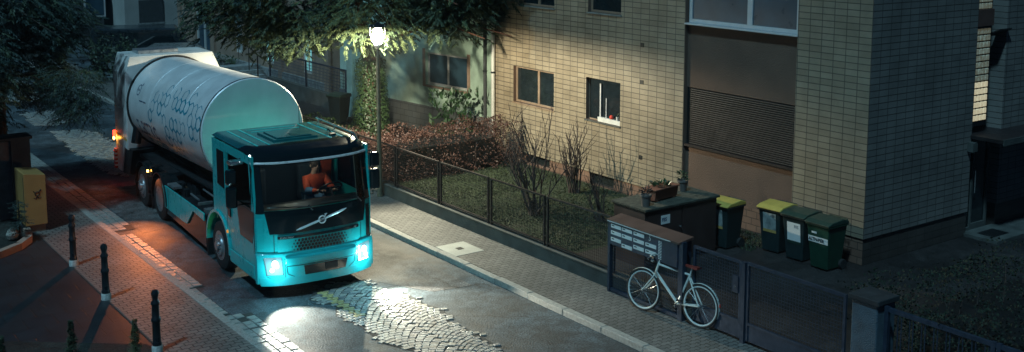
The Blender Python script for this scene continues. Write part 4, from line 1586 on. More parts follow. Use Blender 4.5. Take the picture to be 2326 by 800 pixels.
def little_conifer(label, loc, h, r, mname, n=420, name="dwarf_conifer"):
    t = thing(name, label, "conifer", loc)
    MB().tube([(0, 0, 0), (0, 0, h * .9)], [.03, .008], 6).build("trunk", "bark_dark", t)
    b = MB()
    for i in range(n):
        z = rf.random() ** 1.2
        a = rf.uniform(0, 6.28)
        rr = r * (1 - z) * rf.uniform(.2, 1)
        spray(b, Vector((rr * .3 * math.cos(a), rr * .3 * math.sin(a), z * h * .95)), Vector((math.cos(a), math.sin(a), .9)), max(.03, rr), 7, .008, .05, .1)
    b.build("crown", mname, t, fix=False)
    return t


little_conifer("small pointed conifer at the lower edge between the other two", (3.98, 16.58, 0), 1.08, .28, "needle")
little_conifer("small pointed conifer at the lower edge nearest the bollard", (4.79, 16.18, 0), 1.05, .28, "needle_light")
little_conifer("small conifer at the lower left corner of the view", (3.03, 16.62, 0), 1.03, .25, "needle")
t = thing("spruce_shrub", "blue grey tiered spruce shrub in front of the yellow post box", "shrub", (5.05, 24.9, .05))
b = MB()
for k in range(70):
    a = rf.uniform(0, 6.28)
    z = rf.uniform(.08, .85)
    l = rf.uniform(.2, .42) * (1.1 - z * .7)
    spray(b, Vector((0, 0, z)), Vector((math.cos(a), math.sin(a), .15)), l, 16, .010, .07, .15)
b.build("foliage", "needle_dark", t, fix=False)
MB().tube([(0, 0, 0), (0, 0, .88)], [.03, .01], 6).build("trunk", "bark_dark", t)


def bare_bush(label, loc, n, h, spread, seed):
    r = random.Random(seed)
    t = thing("bare_bush", label, "bush", loc, group="bare bushes in the garden")
    b = MB()

    def grow(p, d, l, rad, depth):
        pts = [p]
        q = p
        dd = d.copy()
        seg = 5
        for i in range(seg):
            dd = (dd + Vector((r.uniform(-.16, .16), r.uniform(-.16, .16), .07))).normalized()
            q = q + dd * l / seg
            pts.append(q)
            if depth > 0 and i >= 1 and r.random() < .75:
                nd_ = (dd + Vector((r.uniform(-.7, .7), r.uniform(-.7, .7), r.uniform(0, .4)))).normalized()
                grow(q, nd_, l * r.uniform(.35, .6), rad * .55, depth - 1)
        b.tube(pts, [rad * (1 - .75 * i / seg) for i in range(seg + 1)], 5)
    for i in range(n):
        a = r.uniform(0, 6.28)
        s = r.uniform(.1, spread)
        grow(Vector((r.uniform(-.12, .12), r.uniform(-.12, .12), 0)), Vector((math.cos(a) * s, math.sin(a) * s, 1)).normalized(), h * r.uniform(.7, 1.05), .028, 2)
    b.build("branches", "twig", t, fix=False)
    return t


bare_bush("tall leafless bush with pruned branches near the fence", (15.3, 20.25, 0), 15, 1.8, .95, 3)
bare_bush("leafless bush standing close to the tiled wall", (17.3, 21.3, 0), 12, 1.25, .55, 5)
bare_bush("thin low bare twigs left of the bin shed", (16.2, 18.9, 0), 6, .95, .5, 8)

# ---------------------------------------------------------------- bits in the far yard
gf = thing("garden_fence", "mesh garden fence on a low wall in front of the peach house", "fence", (17.9, 34.6, 0))
MB().box(-.1, .1, 0, 6.5, -.1, .55).build("wall", "concrete_dark", gf)
b = wire_panel(0, 6.5, .6, 1.5, x=0, sp=.11, r=.006)
b.build("wire_mesh", "metal_blue", gf)
b = MB()
for y in (0, 3.2, 6.45):
    b.box(-.03, .03, y, y + .06, .55, 1.55)
b.box(-.03, .03, .06, 6.45, 1.5, 1.55)
b.build("frame", "metal_blue", gf)
fb = bin_("dark bin standing in the yard left of the ivy covered trunk", (16.9, 33.2, 0), R(20), "bin_lid_green", "bin_black")
gp = thing("yard_pillar", "pale rendered pillar at the yard entrance left of the conifer trunk", "pillar", (17.6, 33.6, 0))
MB().box(0, .4, 0, .4, -.1, 3.2).build("shaft", "stucco_teal", gp, bevel=.01)
MB().box(-.04, .44, -.04, .44, 3.2, 3.28).build("cap", "concrete_dark", gp)
hr = thing("stair_handrail", "thin dark handrail beside the steps of the peach house", "handrail", (18.2, 43, 0))
b = MB()
b.tube([(0, 0, 0), (0, 0, 1.2), (0, 2.0, 1.7), (0, 2.0, .2)], .03, 6)
b.tube([(0, .9, 0), (0, .9, 1.42)], .02, 6)
b.build("rail", "metal_dark", hr)
st = MB()
for i in range(4):
    st.box(-.9, .8, i * .3, 1.6, -.1 + i * .18, .08 + i * .18)
o = st.build("door_steps", "stone_wall", None, (18.0, 43.2, 0))
tag(o, "stone steps leading up to the peach house", "steps")

# ---------------------------------------------------------------- the refuse truck
TR = thing("refuse_truck", "teal and silver electric refuse truck with hexagon pattern drum driving down the street", "truck", (8.98 * K, 20.6 * K, ZR), R(-3.0), scale=K)


def FY(x, z):
    base = 2.34 - .28 * min(1.0, abs(x) / 1.15) ** 3.2
    lean = 0 if z < 1.5 else .16 * (z - 1.5)
    if z < .8:
        lean = -.03
    return -(base - lean)


def patch(name, m, z0, z1, xl, xr, off=.0, thick=.03, nx=18, nz=5, parent=None, bev=0.0, fn=None):
    """curved panel on the cab front; xl / xr are x limits as functions of height fraction"""
    b = MB()
    fl = xl if callable(xl) else (lambda t: xl)
    fr = xr if callable(xr) else (lambda t: xr)
    za = z0 if callable(z0) else (lambda s: z0)
    zb = z1 if callable(z1) else (lambda s: z1)
    G = []
    for layer in (0, 1):
        g = []
        for j in range(nz + 1):
            t = j / nz
            row = []
            for i in range(nx + 1):
                s = i / nx
                x = fl(t) + (fr(t) - fl(t)) * s
                z = za(s) + (zb(s) - za(s)) * t
                row.append((x, FY(x, z) - off + (thick if layer else 0), z))
            g.append(row)
        G.append(g)
    n = nx + 1
    for g in G:
        for row in g:
            b.v.extend(row)
    T_ = (nz + 1) * n

    def q(*f):
        b.f.append(f)
        b.m.append(0)
    for j in range(nz):
        for i in range(nx):
            a = j * n + i
            q(a, a + 1, a + n + 1, a + n)
            q(T_ + a, T_ + a + n, T_ + a + n + 1, T_ + a + 1)
    for i in range(nx):
        q(i, T_ + i, T_ + i + 1, i + 1)
        a = nz * n + i
        q(a, a + 1, T_ + a + 1, T_ + a)
    for j in range(nz):
        a = j * n
        q(a, a + n, T_ + a + n, T_ + a)
        a = j * n + nx
        q(a, T_ + a, T_ + a + n, a + n)
    return b.build(name, m, parent or TR, smooth=True, bevel=bev)


W = 1.15
# cab shell
cab = patch("cab_front", "teal", .34, 1.64, -W, W, 0, .06)
patch("bumper", "teal_bright", .30, .86, -W - .01, W + .01, .035, .08, bev=.012)
patch("bumper_lip", "teal_bright", .27, .42, lambda t: -1.10 - .03 * t, lambda t: 1.10 + .03 * t, .042, .06)
bp = patch("upper_bumper_step", "teal_bright", .66, .80, -.70, .70, .065, .04, bev=.01)
patch("front_panel", "black_gloss", 1.22, 1.64, lambda t: -.93 - .07 * t, lambda t: .93 + .07 * t, .014, .03)
gp_ = patch("grille_panel", "teal", .86, 1.17, -.80, .80, .012, .03, bev=.006)
patch("grille_name_strip", "black_gloss", 1.12, 1.17, -.80, .80, .018, .03)
# hexagon openings of the grille
b = MB()
hr_ = .036
for r_ in range(5):
    for c_ in range(-12, 13):
        x = (c_ + (r_ % 2) * .5) * hr_ * 1.8
        z = .905 + r_ * hr_ * 1.56
        if z > 1.10:
            continue
        e = abs(x) / .56 + abs(z - .99) * .8
        s = 1 if e < .72 else 1 - (e - .72) * 2.6
        if s < .25:
            continue
        rr = hr_ * .88 * min(1, s + .1)
        vs = [(x + rr * math.sin(k * math.pi / 3), FY(x, z) - .0175, z + rr * math.cos(k * math.pi / 3)) for k in range(6)]
        b.add(vs, [tuple(range(6))])
b.build("grille_openings", "black", gp_, fix=False)
for (x0_, body, sz) in ((-.77, "ELECTRIC", .040), (.68, "FE", .045)):
    vs, fs = text_mb(body, sz * 1.15, .001, shear=.25)
    MB().add([(x0_ + v.x * 1.25, FY(x0_ + v.x * 1.25, 1.14) - .0205 - abs(v.z), 1.128 + v.y) for v in vs], fs).build("lettering", "white_label", TR, fix=False)
# diagonal bar and ring emblem
b = MB()
p0, p1 = Vector((-.47, 0, 1.265)), Vector((.53, 0, 1.535))
n_ = Vector((-.26, 0, .965))
for k in range(12):
    a, c = p0.lerp(p1, k / 12), p0.lerp(p1, (k + 1) / 12)
    wa = .022 if 0 < k else .006
    wb = .022 if k < 11 else .006
    f = lambda p, w, o: (p.x + n_.x * w, FY(p.x, p.z) - o, p.z + n_.z * w)
    b.add([f(a, -wa, .02), f(a, wa, .02), f(c, wb, .02), f(c, -wb, .02), f(a, 0, .034), f(c, 0, .034)],
          [(0, 3, 5, 4), (4, 5, 2, 1), (0, 4, 1), (3, 2, 5)])
b.build("diagonal_bar", "bright_trim", TR)
em = MB()
ey = FY(.03, 1.4) - .03
em.ring((.03, ey, 1.40), 'y', .066, .013, 28, 8)
em.add([(.085, ey - .01, 1.455), (.125, ey - .01, 1.505), (.075, ey - .01, 1.50), (.085, ey + .01, 1.455), (.125, ey + .01, 1.505), (.075, ey + .01, 1.50)], [(0, 1, 2), (3, 5, 4), (0, 3, 4, 1), (1, 4, 5, 2)])
em.box(-.03, .09, ey - .006, ey + .004, 1.383, 1.417)
eo = em.build("ring_emblem", "bright_trim", TR, smooth=True)
vs, fs = text_mb("VOLVO", .030, .0006, bold=.001)
MB().add([(-.022 + v.x * .98, ey - .0075 - abs(v.z), 1.389 + v.y) for v in vs], fs).build("lettering", "black", eo, fix=False)

# lower intake and its seams
patch("lower_intake", "black_gloss", .43, .60, lambda t: -.34 - .02 * t, lambda t: .46 + .05 * t, .042, .03)
pc = patch("plate_holder", "black_plastic", .47, .585, .05, .30, .06, .02, nx=4, nz=2)
b = MB()


def seam(pts, w=.008, off=.0395, n=10):
    for (a, c) in zip(pts[:-1], pts[1:]):
        for k in range(n):
            p = Vector((a[0], 0, a[1])).lerp(Vector((c[0], 0, c[1])), k / n)
            q = Vector((a[0], 0, a[1])).lerp(Vector((c[0], 0, c[1])), (k + 1) / n)
            d = (q - p).normalized()
            nn_ = Vector((-d.z, 0, d.x)) * w / 2
            b.add([(v.x, FY(v.x, v.z) - off, v.z) for v in (p - nn_, q - nn_, q + nn_, p + nn_)], [(0, 1, 2, 3)])


seam([(-.68, .62), (.68, .62), (.66, .50), (.50, .40), (-.50, .40), (-.66, .48), (-.68, .62)], .012)
seam([(-.71, .86), (-.70, .30)], .008)
seam([(.71, .86), (.70, .30)], .008)
seam([(-1.0, .44), (-.70, .36)], .008)
seam([(1.0, .44), (.70, .36)], .008)
b.build("panel_gaps", "black", TR, fix=False)
b = MB()
for x in (-.86, .86):
    seam([(x, .88), (x, 1.20)], .012, .004)
b.build("panel_gaps", "black", TR, fix=False)
# deep corner air deflectors beside the black panel
for s in (-1, 1):
    patch("corner_deflector", "black_gloss" if s > 0 else "teal", .90, 1.50, (1.0 if s > 0 else -1.13), (1.10 if s > 0 else -1.03), .016, .03, nx=4)

# headlights
for s in (-1, 1):
    if s < 0:
        xl, xr = (lambda t: -1.01 - .04 * t), (lambda t: -.74 - .02 * t)
    else:
        xl, xr = (lambda t: .74 + .02 * t), (lambda t: 1.01 + .04 * t)
    h = patch("headlight", "lamp_lens", .47, .80, xl, xr, .052, .04, nx=8, nz=6, bev=.01)
    b = MB()
    for (dx, z, r) in ((-.88, .69, .062), (-.93, .57, .04)):
        x = dx if s < 0 else -dx
        b.lathe([(.01, -.030), (r * .8, -.024), (r, 0)], c=(x, FY(x, z) - .056, z), axis='y', n=18)
    b.build("projector", "lamp_white", h, smooth=True)
    b = MB()
    seam_b = b
    pts = [(-.765, .775), (-.765, .50), (-.98, .495)]
    pts = [(p[0] * -s * -1 if s < 0 else -p[0], p[1]) for p in pts]
    for (a, c) in zip(pts[:-1], pts[1:]):
        b.tube([(a[0], FY(*a) - .058, a[1]), (c[0], FY(*c) - .058, c[1])], .010, 6)
    b.build("running_light", "lamp_white", h)
    x = s * .88
    point("headlight_beam", (x, FY(x, .6) - .14, .64), 520 if s < 0 else 800, (1.0, .97, .80), .04, TR, 'SPOT', R(66), .5, (.04 if s < 0 else .34, -1, -.56 if s < 0 else -.46))
    point("headlight_spill", (x * 1.03, FY(x, .6) - .20, .60), 16, (.35, .88, 1.0), .05, TR)

# wind screen, pillars, header, visor, roof
ws = patch("windscreen", "windscreen_glass", 1.64, 2.47, lambda t: -1.0 + .03 * t, lambda t: 1.0 - .03 * t, 0, .006, nx=18, nz=6)
b = MB()
for s in (-1, 1):
    patch("front_pillar", "black_gloss", 1.60, 2.50, (1.0 if s > 0 else -W), (W if s > 0 else -1.0), .004, .05, nx=5)
hd_ = patch("header", "black_gloss", 2.46, 2.60, -W, W, .004, .06)
patch("visor_strip", "bright_trim", 2.485, 2.52, -W - .005, W + .005, .045, .05, bev=.006)
b = MB()
nx, ny = 20, 8
for j in range(ny + 1):
    for i in range(nx + 1):
        x = -W + 2 * W * i / nx
        yf = FY(x, 2.6)
        t = j / ny
        tt = t ** 1.8
        y = yf + (.25 - yf) * tt
        e = 1 - min(1, (W - abs(x)) / .12)
        z = 2.60 + .115 * min(1, (y - yf) / .42) ** .55 - .05 * e * e
        b.v.append((x, y, z))
for j in range(ny):
    for i in range(nx):
        a = j * (nx + 1) + i
        b.f.append((a, a + 1, a + nx + 2, a + nx + 1))
        b.m.append(1 if j >= 4 else 0)
roof = b.build("roof", ["black_gloss", "teal_dark"], TR, smooth=True, fix=False)
b = MB()
b.box(-.45, .45, -1.28, -.38, 2.70, 2.745)
b.box(-.36, .36, -1.19, -.47, 2.745, 2.765)
b.build("roof_hatch", "teal_dark", roof, bevel=.02)
b = MB()
for x in (-.85, -.62, .62, .85):
    b.box(x - .02, x + .02, -1.5, .2, 2.70, 2.722)
b.box(-.5, .5, -.2, -.16, 2.70, 2.722)
b.box(-.5, .5, 0.02, .06, 2.70, 2.722)
b.build("roof_ribs", "teal", roof, bevel=.006)
b = MB()
for s in (1,):
    b.tube([(s * 1.04, -1.75, 2.68), (s * 1.04, -1.6, 2.78), (s * 1.04, .2, 2.80)], .02, 8)
    for y in (-1.5, -.7, .1):
        b.tube([(s * 1.04, y, 2.66), (s * 1.04, y, 2.79)], .014, 6)
b.build("roof_rail", "chrome", roof)
b = MB()
b.tube([(.75, -1.25, 2.72), (.75, -1.05, 2.80), (.78, -.95, 2.74)], .015, 6)
b.box(.70, .80, -1.32, -1.2, 2.71, 2.75)
b.build("air_horn", "black_plastic", roof)
b = MB().tube([(-.1, -.35, 2.72), (.05, -1.35, 2.80)], .005, 5).tube([(.62, .1, 2.72), (.66, .2, 3.2)], .006, 5)
b.build("aerial", "black_plastic", roof)

# sides: lower skin with the wheel arch cut out, pillars and door window
arch = [(.66 * math.cos(math.radians(a)), .50 + .66 * math.sin(math.radians(a))) for a in range(188, 62, -9)]
for s in (-1, 1):
    poly = [(-2.06, .34), (-2.06, 1.64), (.25, 1.64)] + [(.25, 1.11)] + arch[::-1]
    xo, xi = (s * W, s * (W - .04))
    side = MB().prism(poly, 'x', min(xo, xi), max(xo, xi)).build("cab_side", "teal", TR)
    b = MB()
    x0_, x1_ = min(xo, xi), max(xo, xi)
    b.box(x0_, x1_, -.56, .25, 1.641, 2.62)
    b.box(x0_, x1_, -1.98, -.561, 2.47, 2.62)
    b.prism([(-2.06, 1.641), (-1.90, 1.641), (-1.80, 2.469), (-1.97, 2.469)], 'x', x0_, x1_)
    b.build("cab_side_upper", "teal", TR)
    xg = s * (W - .02)
    MB().prism([(-1.899, 1.642), (-.562, 1.642), (-.562, 2.468), (-1.80, 2.468)], 'x', xg - .003, xg + .003).build("door_window", "windscreen_glass", TR)
    xo2 = s * (W + .004)

    def ov(poly, m, name, t=.006, par=side):
        return MB().prism(poly, 'x', min(s * W, s * (W + t)), max(s * W, s * (W + t))).build(name, m, par)
    ov([(-1.93, 1.02), (-1.28, 1.04), (-1.12, 1.62), (-2.03, 1.62), (-2.0, 1.2)], "black_gloss", "lower_door_window")
    ov([(-.44, 1.72), (-.03, 1.76), (-.03, 2.45), (-.44, 2.45)], "black_gloss", "quarter_window")
    ov([(-1.99, 2.40), (-1.9, 1.63), (-.55, 1.63), (-.55, 1.66), (-1.87, 1.66), (-1.95, 2.47)], "black_gloss", "window_trim", .008)
    b = MB()
    for (a, c) in (((-.56, .62), (-.56, 2.5)), ((-2.03, .62), (-.60, .62)), ((-2.03, .9), (-2.03, 1.6))):
        b.prism([(a[0], a[1]), (a[0] + .010, a[1] - .0), (c[0] + .010, c[1]), (c[0], c[1] + .010)], 'x', min(s * W, s * (W + .003)), max(s * W, s * (W + .003)))
    b.build("door_gap", "black", side)
    MB().box(min(s * W, s * (W + .03)), max(s * W, s * (W + .03)), -.80, -.66, 1.25, 1.50).build("door_handle", "black_gloss", side, bevel=.01)
    MB().box(min(s * 1.12, s * 1.17), max(s * 1.12, s * 1.17), -2.0, -.68, .36, .62).build("step_skirt", "teal", TR, bevel=.02)
    # fender
    b = MB()
    pr = []
    for a in range(-2, 183, 8):
        t = math.radians(a)
        pr.append((math.cos(t), math.sin(t)))
    for k in range(len(pr) - 1):
        (c0, s0), (c1, s1) = pr[k], pr[k + 1]
        xs0, xs1 = (-1.185, -.82) if s < 0 else (.82, 1.185)
        r0, r1 = .655, .71
        f = lambda c, q, r, x: (x, c * r, .50 + q * r)
        b.add([f(c0, s0, r0, xs0), f(c0, s0, r1, xs0), f(c1, s1, r1, xs0), f(c1, s1, r0, xs0), f(c0, s0, r0, xs1), f(c0, s0, r1, xs1), f(c1, s1, r1, xs1), f(c1, s1, r0, xs1)],
              [(0, 1, 2, 3), (4, 7, 6, 5), (1, 5, 6, 2), (0, 3, 7, 4)])
    b.build("front_fender", "teal", TR, smooth=True)
    MB().box(min(s * .84, s * 1.17), max(s * .84, s * 1.17), .665, .70, .12, .55).build("mud_flap", "black_plastic", TR)
MB().box(-1.1, 1.1, .19, .24, 1.0, 2.68).build("cab_rear_wall", "teal", TR)
MB().box(-1.1, 1.1, -2.0, .18, 1.12, 1.2).build("cab_floor", "black_plastic", TR)
MB().box(-1.08, 1.08, -.1, .188, 1.2, 2.66).build("rear_lining", "seat_cloth", TR)
b = MB()
b.prism([(-2.1, 1.2), (-2.1, 1.60), (-1.9, 1.66), (-1.62, 1.62), (-1.55, 1.2)], 'x', -1.05, 1.05)
b.build("dashboard", "black_plastic", TR, bevel=.02)
for x in (-.6, .52):
    st_ = MB().box(x - .24, x + .24, -1.15, -.6, 1.2, 1.36).build("cab_seat", "seat_cloth", TR, bevel=.05)
    MB().box(x - .23, x + .23, -.62, -.45, 1.36, 2.06).build("backrest", "seat_cloth", st_, bevel=.05)
    MB().box(x - .13, x + .13, -.6, -.48, 2.08, 2.28).build("headrest", "seat_cloth", st_, bevel=.04)
sw = MB().ring((0, 0, 0), 'z', .22, .016, 30, 8)
sw.tube([(-.21, 0, 0), (.21, 0, 0)], .018, 6)
sw.tube([(0, .0, 0), (0, 0, -.3)], .03, 8)
sw.build("steering_wheel", "black_plastic", TR, (.58, -1.50, 1.74), (R(-38), 0, 0), smooth=True)
dl = MB().box(-.08, .08, -1.3, -1.2, 2.54, 2.58).build("cab_fill_box", "lamp_glass", TR)  # glowing box added to go with the cab fill lamp
point("cab_fill_light", (0.1, -1.45, 2.45), 2.2, (.75, .9, 1.0), .05, TR)  # added fill lamp that makes the driver visible
# wipers
for (x0_, x1_) in ((-.95, -.22), (.02, .80)):
    b = MB()
    b.tube([(x0_, FY(x0_, 1.7) - .03, 1.72), (x1_, FY(x1_, 1.68) - .03, 1.67)], .012, 6)
    b.tube([(x1_, FY(x1_, 1.68) - .02, 1.70), (x1_ + .08, FY(x1_ + .08, 1.58) - .03, 1.60)], .014, 6)
    b.build("wiper", "black_plastic", TR)
# mirrors
for s, ys in ((-1, -1.5), (1, -2.02)):
    xm = s * 1.38 if s < 0 else 1.25
    zo = 0 if s < 0 else .12
    mt = MB().tube([(s * 1.12, ys + .12, 2.50), (xm * .97, ys, 2.48), (xm * .985, ys, 2.40), (xm * .985, ys, 1.64), (s * 1.14, ys + .1, 1.64)], .016, 8).build("mirror_arm", "black_plastic", TR, smooth=True)
    for (z0, z1) in ((2.06, 2.34), (1.62, 2.02)):
        b = MB().box(xm - .10, xm + .10, ys - .09, ys + .05, z0 + zo, z1 + zo).build("mirror", "black_gloss", TR, bevel=.04)
b = MB().box(-1.42, -1.16, -1.62, -1.40, 2.43, 2.50)
b.build("kerb_mirror", "chrome", TR, bevel=.02)

# small lamps on the cab side
am = MB().lathe([(.03, -.02), (.035, 0), (.01, .01)], axis='x', n=12).build("side_marker", "amber_dull", TR, (-1.19, -.68, .95))
point("side_marker_light", (-1.25, -.7, .95), 75, (1.0, .35, .09), .05, TR, 'SPOT', R(80), .9, (-.45, .92, -.10))
rl = MB().lathe([(.005, -.02), (.018, 0), (.005, .02)], axis='x', n=10).build("mirror_camera_lamp", "lamp_white", TR, (-1.13, -1.85, 2.63))

# chassis
b = MB()
for x in (-.42, .36):
    b.box(x, x + .07, .3, 8.0, .62, .90)
for y in (1.0, 2.4, 3.8, 5.2, 6.5):
    b.box(-.42, .43, y, y + .1, .66, .86)
b.build("chassis_frame", "black_plastic", TR)
for s in (-1, 1):
    sk = MB().prism([(1.02, .90), (4.02, .90), (4.02, .40), (2.45, .38), (2.2, .40), (1.75, .78), (1.02, .74)], 'x', min(s * 1.13, s * 1.10), max(s * 1.13, s * 1.10)).build("side_panel", "teal", TR, bevel=.005)
    MB().prism([(1.0, .18), (1.0, .86), (4.0, .86), (4.0, .25)], 'x', min(s * 1.095, s * 1.06), max(s * 1.095, s * 1.06)).build("side_skirt", "black_gloss", TR)
    MB().box(min(s * 1.131, s * 1.134), max(s * 1.131, s * 1.134), 3.55, 3.562, .40, .895).build("panel_gap", "black", sk)
b = MB()
b.box(-1.05, -.5, 1.05, 3.95, .3, .72)
b.box(.5, 1.05, 1.05, 3.95, .3, .72)
b.build("battery_box", "black_plastic", TR, bevel=.02)
b = MB()
rt = random.Random(2)
for i in range(26):
    x, y = rt.uniform(-1.0, -.1), rt.uniform(.8, 4.0)
    w_, l_, h_ = rt.uniform(.03, .16), rt.uniform(.05, .3), rt.uniform(.05, .22)
    MB().box(x, x + w_, y, y + l_, .72, .74 + h_).build("equipment", "black_plastic" if i % 4 else "iron", TR)
b = MB()
for (x, y, z, l) in ((-.62, 1.3, .98, 1.25), (-.45, 1.15, 1.0, 1.4), (-.85, 2.2, .88, .5)):
    b.tube([(x, y, z), (x - .02, y + l, z + .03)], .022, 8)
b.box(-1.0, -.7, 1.75, 1.82, .88, .93)
b.box(-1.02, -.82, 1.15, 1.35, .84, .92)
b.box(-1.05, -.86, 3.4, 3.9, .88, .93)
b.build("hydraulic_pipes", "rim", TR)
b = MB()
for x in (-.42, .30):
    b.box(x, x + .12, 1.2, 7.0, .92, 1.18)
b.prism([(1.1, 1.18), (1.1, 1.40), (1.7, 1.22), (6.8, 1.05)], 'x', -.7, .7)
b.build("drum_cradle", "black_plastic", TR)


def wheel(name, x, y, r, w, s, kind):
    """s = side (-1 left in view), kind 'front','drive','tag'"""
    ty = MB()
    hw = w / 2
    prof = [(r * .60, -hw), (r * .86, -hw - .005), (r * .97, -hw * .85), (r, -hw * .5), (r, hw * .5), (r * .97, hw * .85), (r * .86, hw + .005), (r * .60, hw)]
    ty.lathe(prof, axis='x', n=40)
    t_ = ty.build(name, "tyre", TR, (x, y, r), smooth=True)
    o_ = s * (hw + .004)
    rm = MB()
    if kind == 'drive':
        rm.lathe([(r * .60, o_), (r * .58, o_ - s * .03), (r * .52, o_ - s * .16), (r * .30, o_ - s * .19), (r * .26, o_ - s * .10), (.02, o_ - s * .08)], axis='x', n=32)
    else:
        rm.lathe([(r * .60, o_), (r * .57, o_ - s * .03), (r * .50, o_ - s * .06), (r * .44, o_ + s * .0), (r * .40, o_ + s * .03), (r * .20, o_ + s * .03), (r * .18, o_ + s * .08), (.02, o_ + s * .09)], axis='x', n=32)
    ro = rm.build("rim", "rim", t_, smooth=True)
    for k in range(10):
        bt = MB()
        a = k * math.pi / 5
        rr = r * (.30 if kind != 'drive' else .40)
        c = (o_ + (s * .02 if kind != 'drive' else -s * .19), rr * math.cos(a), rr * math.sin(a))
        bt.lathe([(.014, 0), (.014, s * .04)], c=c, axis='x', n=6)
        bt.build("wheel_nut", "chrome" if kind != 'drive' else "iron", t_)
    hl = MB()
    if kind != 'drive':
        for k in range(10):
            a = (k + .5) * math.pi / 5
            c = (o_ + s * .034, r * .34 * math.cos(a), r * .34 * math.sin(a))
    return t_


for s in (-1, 1):
    wheel("wheel", s * .985, 0, .49, .30, s, 'front')
    wheel("wheel", s * .98, 4.28, .49, .30, s, 'drive')
    wheel("wheel", s * .985, 5.70, .49, .30, s, 'tag')
    for yc in (4.28, 5.70):
        b = MB()
        for a in range(-6, 180, 8):
            t0, t1 = math.radians(a), math.radians(a + 8)
            xs0, xs1 = (-1.16, -.80) if s < 0 else (.80, 1.16)
            for (r0, r1) in ((.575, .60),):
                f = lambda t, r, x: (x, yc + math.cos(t) * r, .50 + math.sin(t) * r)
                b.add([f(t0, r0, xs0), f(t0, r1, xs0), f(t1, r1, xs0), f(t1, r0, xs0), f(t0, r0, xs1), f(t0, r1, xs1), f(t1, r1, xs1), f(t1, r0, xs1)],
                      [(0, 1, 2, 3), (4, 7, 6, 5), (1, 5, 6, 2), (0, 3, 7, 4)])
        b.build("rear_fender", "black_gloss", TR, smooth=True)
        MB().box(min(s * .82, s * 1.15), max(s * .82, s * 1.15), yc + .58, yc + .60, .12, .50).build("mud_flap", "black_plastic", TR)
MB().box(-1.13, -.85, 4.86, 5.06, .86, 1.12).build("tool_box", "black_gloss", TR, bevel=.01)
MB().box(-.95, .95, 4.1, 6.6, 1.02, 1.10).build("deck", "black_plastic", TR)

# drum
DR = 1.13
ang = math.atan2(-.14, 5.5)
b = MB()
prof = [(.02, .0), (.5, -.012), (1.0, -.02), (DR - .02, -.015), (DR, .01), (DR, 5.55)]
b.lathe([(r, h) for (r, h) in prof], axis='y', n=96)
drm = b.build("drum", "drum_metal", TR, (.10, 1.36, 2.42), (math.atan2(-.14, 5.45), 0, math.atan2(.10, 5.45)), smooth=True)
MB().lathe([(DR + .002, .015), (DR + .012, .02), (DR + .012, .05), (DR + .002, .055)], axis='y', n=96).build("rim_edge", "chrome", drm, smooth=True)
MB().ring((0, 5.42, 0), 'y', DR + .02, .03, 90, 8).build("seal_ring", "black", drm, smooth=True)
for y in (1.25, 2.5, 3.75):
    MB().lathe([(DR - .001, y), (DR + .003, y + .004), (DR + .003, y + .016), (DR - .001, y + .02)], axis='y', n=96).build("weld_seam", "drum_metal", drm, smooth=True)


def on_drum(u, v, off=.003):
    """u metres towards the front from the rear mark, v metres up around the left side"""
    ph = v / DR
    r = DR + off
    return (-r * math.cos(ph), (6.3 - 1.36) - u, r * math.sin(ph))


cells = [(5, 0), (5, 1), (7, 1), (7, 2), (8, 1), (8, 2), (9, -2), (9, -1), (9, 0), (9, 2), (10, -4), (10, -3), (10, 3), (11, -2), (11, 0), (11, 2), (12, -1), (12, 0), (12, 2), (12, 3), (13, 0), (13, 2), (14, 0), (14, 2), (14, 3), (15, 2), (16, 0), (16, 1), (16, 2), (17, 0), (17, 1), (17, 2), (6, 2), (8, 3), (8, -3), (9, -4), (11, -4), (12, -5), (12, -2), (10, -1), (15, 1)]
bold = {(5, 0), (7, 1), (9, -1), (12, 0), (12, 2), (13, 2), (16, 0), (14, 2), (10, -3), (11, -4), (17, 1), (11, 0), (12, -1), (9, -2)}
b = MB()
for (c_, r_) in cells:
    cu_, cv_ = (c_ + (r_ % 2) * .5) * .27, r_ * .235
    w_ = .05 if (c_, r_) in bold else .022
    Rr = .152
    P6 = [(cu_ + Rr * math.sin(k * math.pi / 3), cv_ + Rr * math.cos(k * math.pi / 3)) for k in range(7)]
    for k in range(6):
        if (c_, r_) not in bold and (c_ * 7 + r_ * 3 + k) % 6 == 0:
            continue
        ww = w_ if k in (0, 2, 3, 4) else min(w_, .014)
        a, q = Vector(P6[k]), Vector(P6[k + 1])
        d = (q - a).normalized()
        n2 = Vector((-d.y, d.x)) * ww / 2
        for h in range(3):
            a0, a1 = a.lerp(q, h / 3), a.lerp(q, (h + 1) / 3)
            b.add([on_drum(*(a0 - n2)), on_drum(*(a1 - n2)), on_drum(*(a1 + n2)), on_drum(*(a0 + n2))], [(0, 1, 2, 3)])
b.build("hexagon_pattern", "hex_teal", drm, fix=False)
for (body, u0, v0, sz, sx) in (("ELECTRIC", .04, -.60, .50, .72), ("POWERED", .26, -1.02, .48, .72)):
    vs, fs = text_mb(body, sz, 0, bold=.010)
    b = MB().add([on_drum(u0 + v.x * sx, v0 + v.y, .004) for v in vs], fs)
    b.build("lettering", "text_blue" if body[0] == "E" else "hex_teal", drm, fix=False)
b = MB()
for k in range(28):
    a0, a1 = 2 * math.pi * k / 28, 2 * math.pi * (k + 1) / 28
    cu_, cv_ = .20, .48
    for (r0, r1) in ((.115, .14),):
        b.add([on_drum(cu_ + r * math.cos(a), cv_ + r * math.sin(a), .004) for (r, a) in ((r0, a0), (r1, a0), (r1, a1), (r0, a1))], [(0, 1, 2, 3)])
b.add([on_drum(.28, .60, .004), on_drum(.36, .68, .004), on_drum(.36, .60, .004)], [(0, 1, 2)])
eo = b.build("ring_emblem", "text_blue", drm, fix=False)
vs, fs = text_mb("VOLVO", .07, 0, bold=.002)
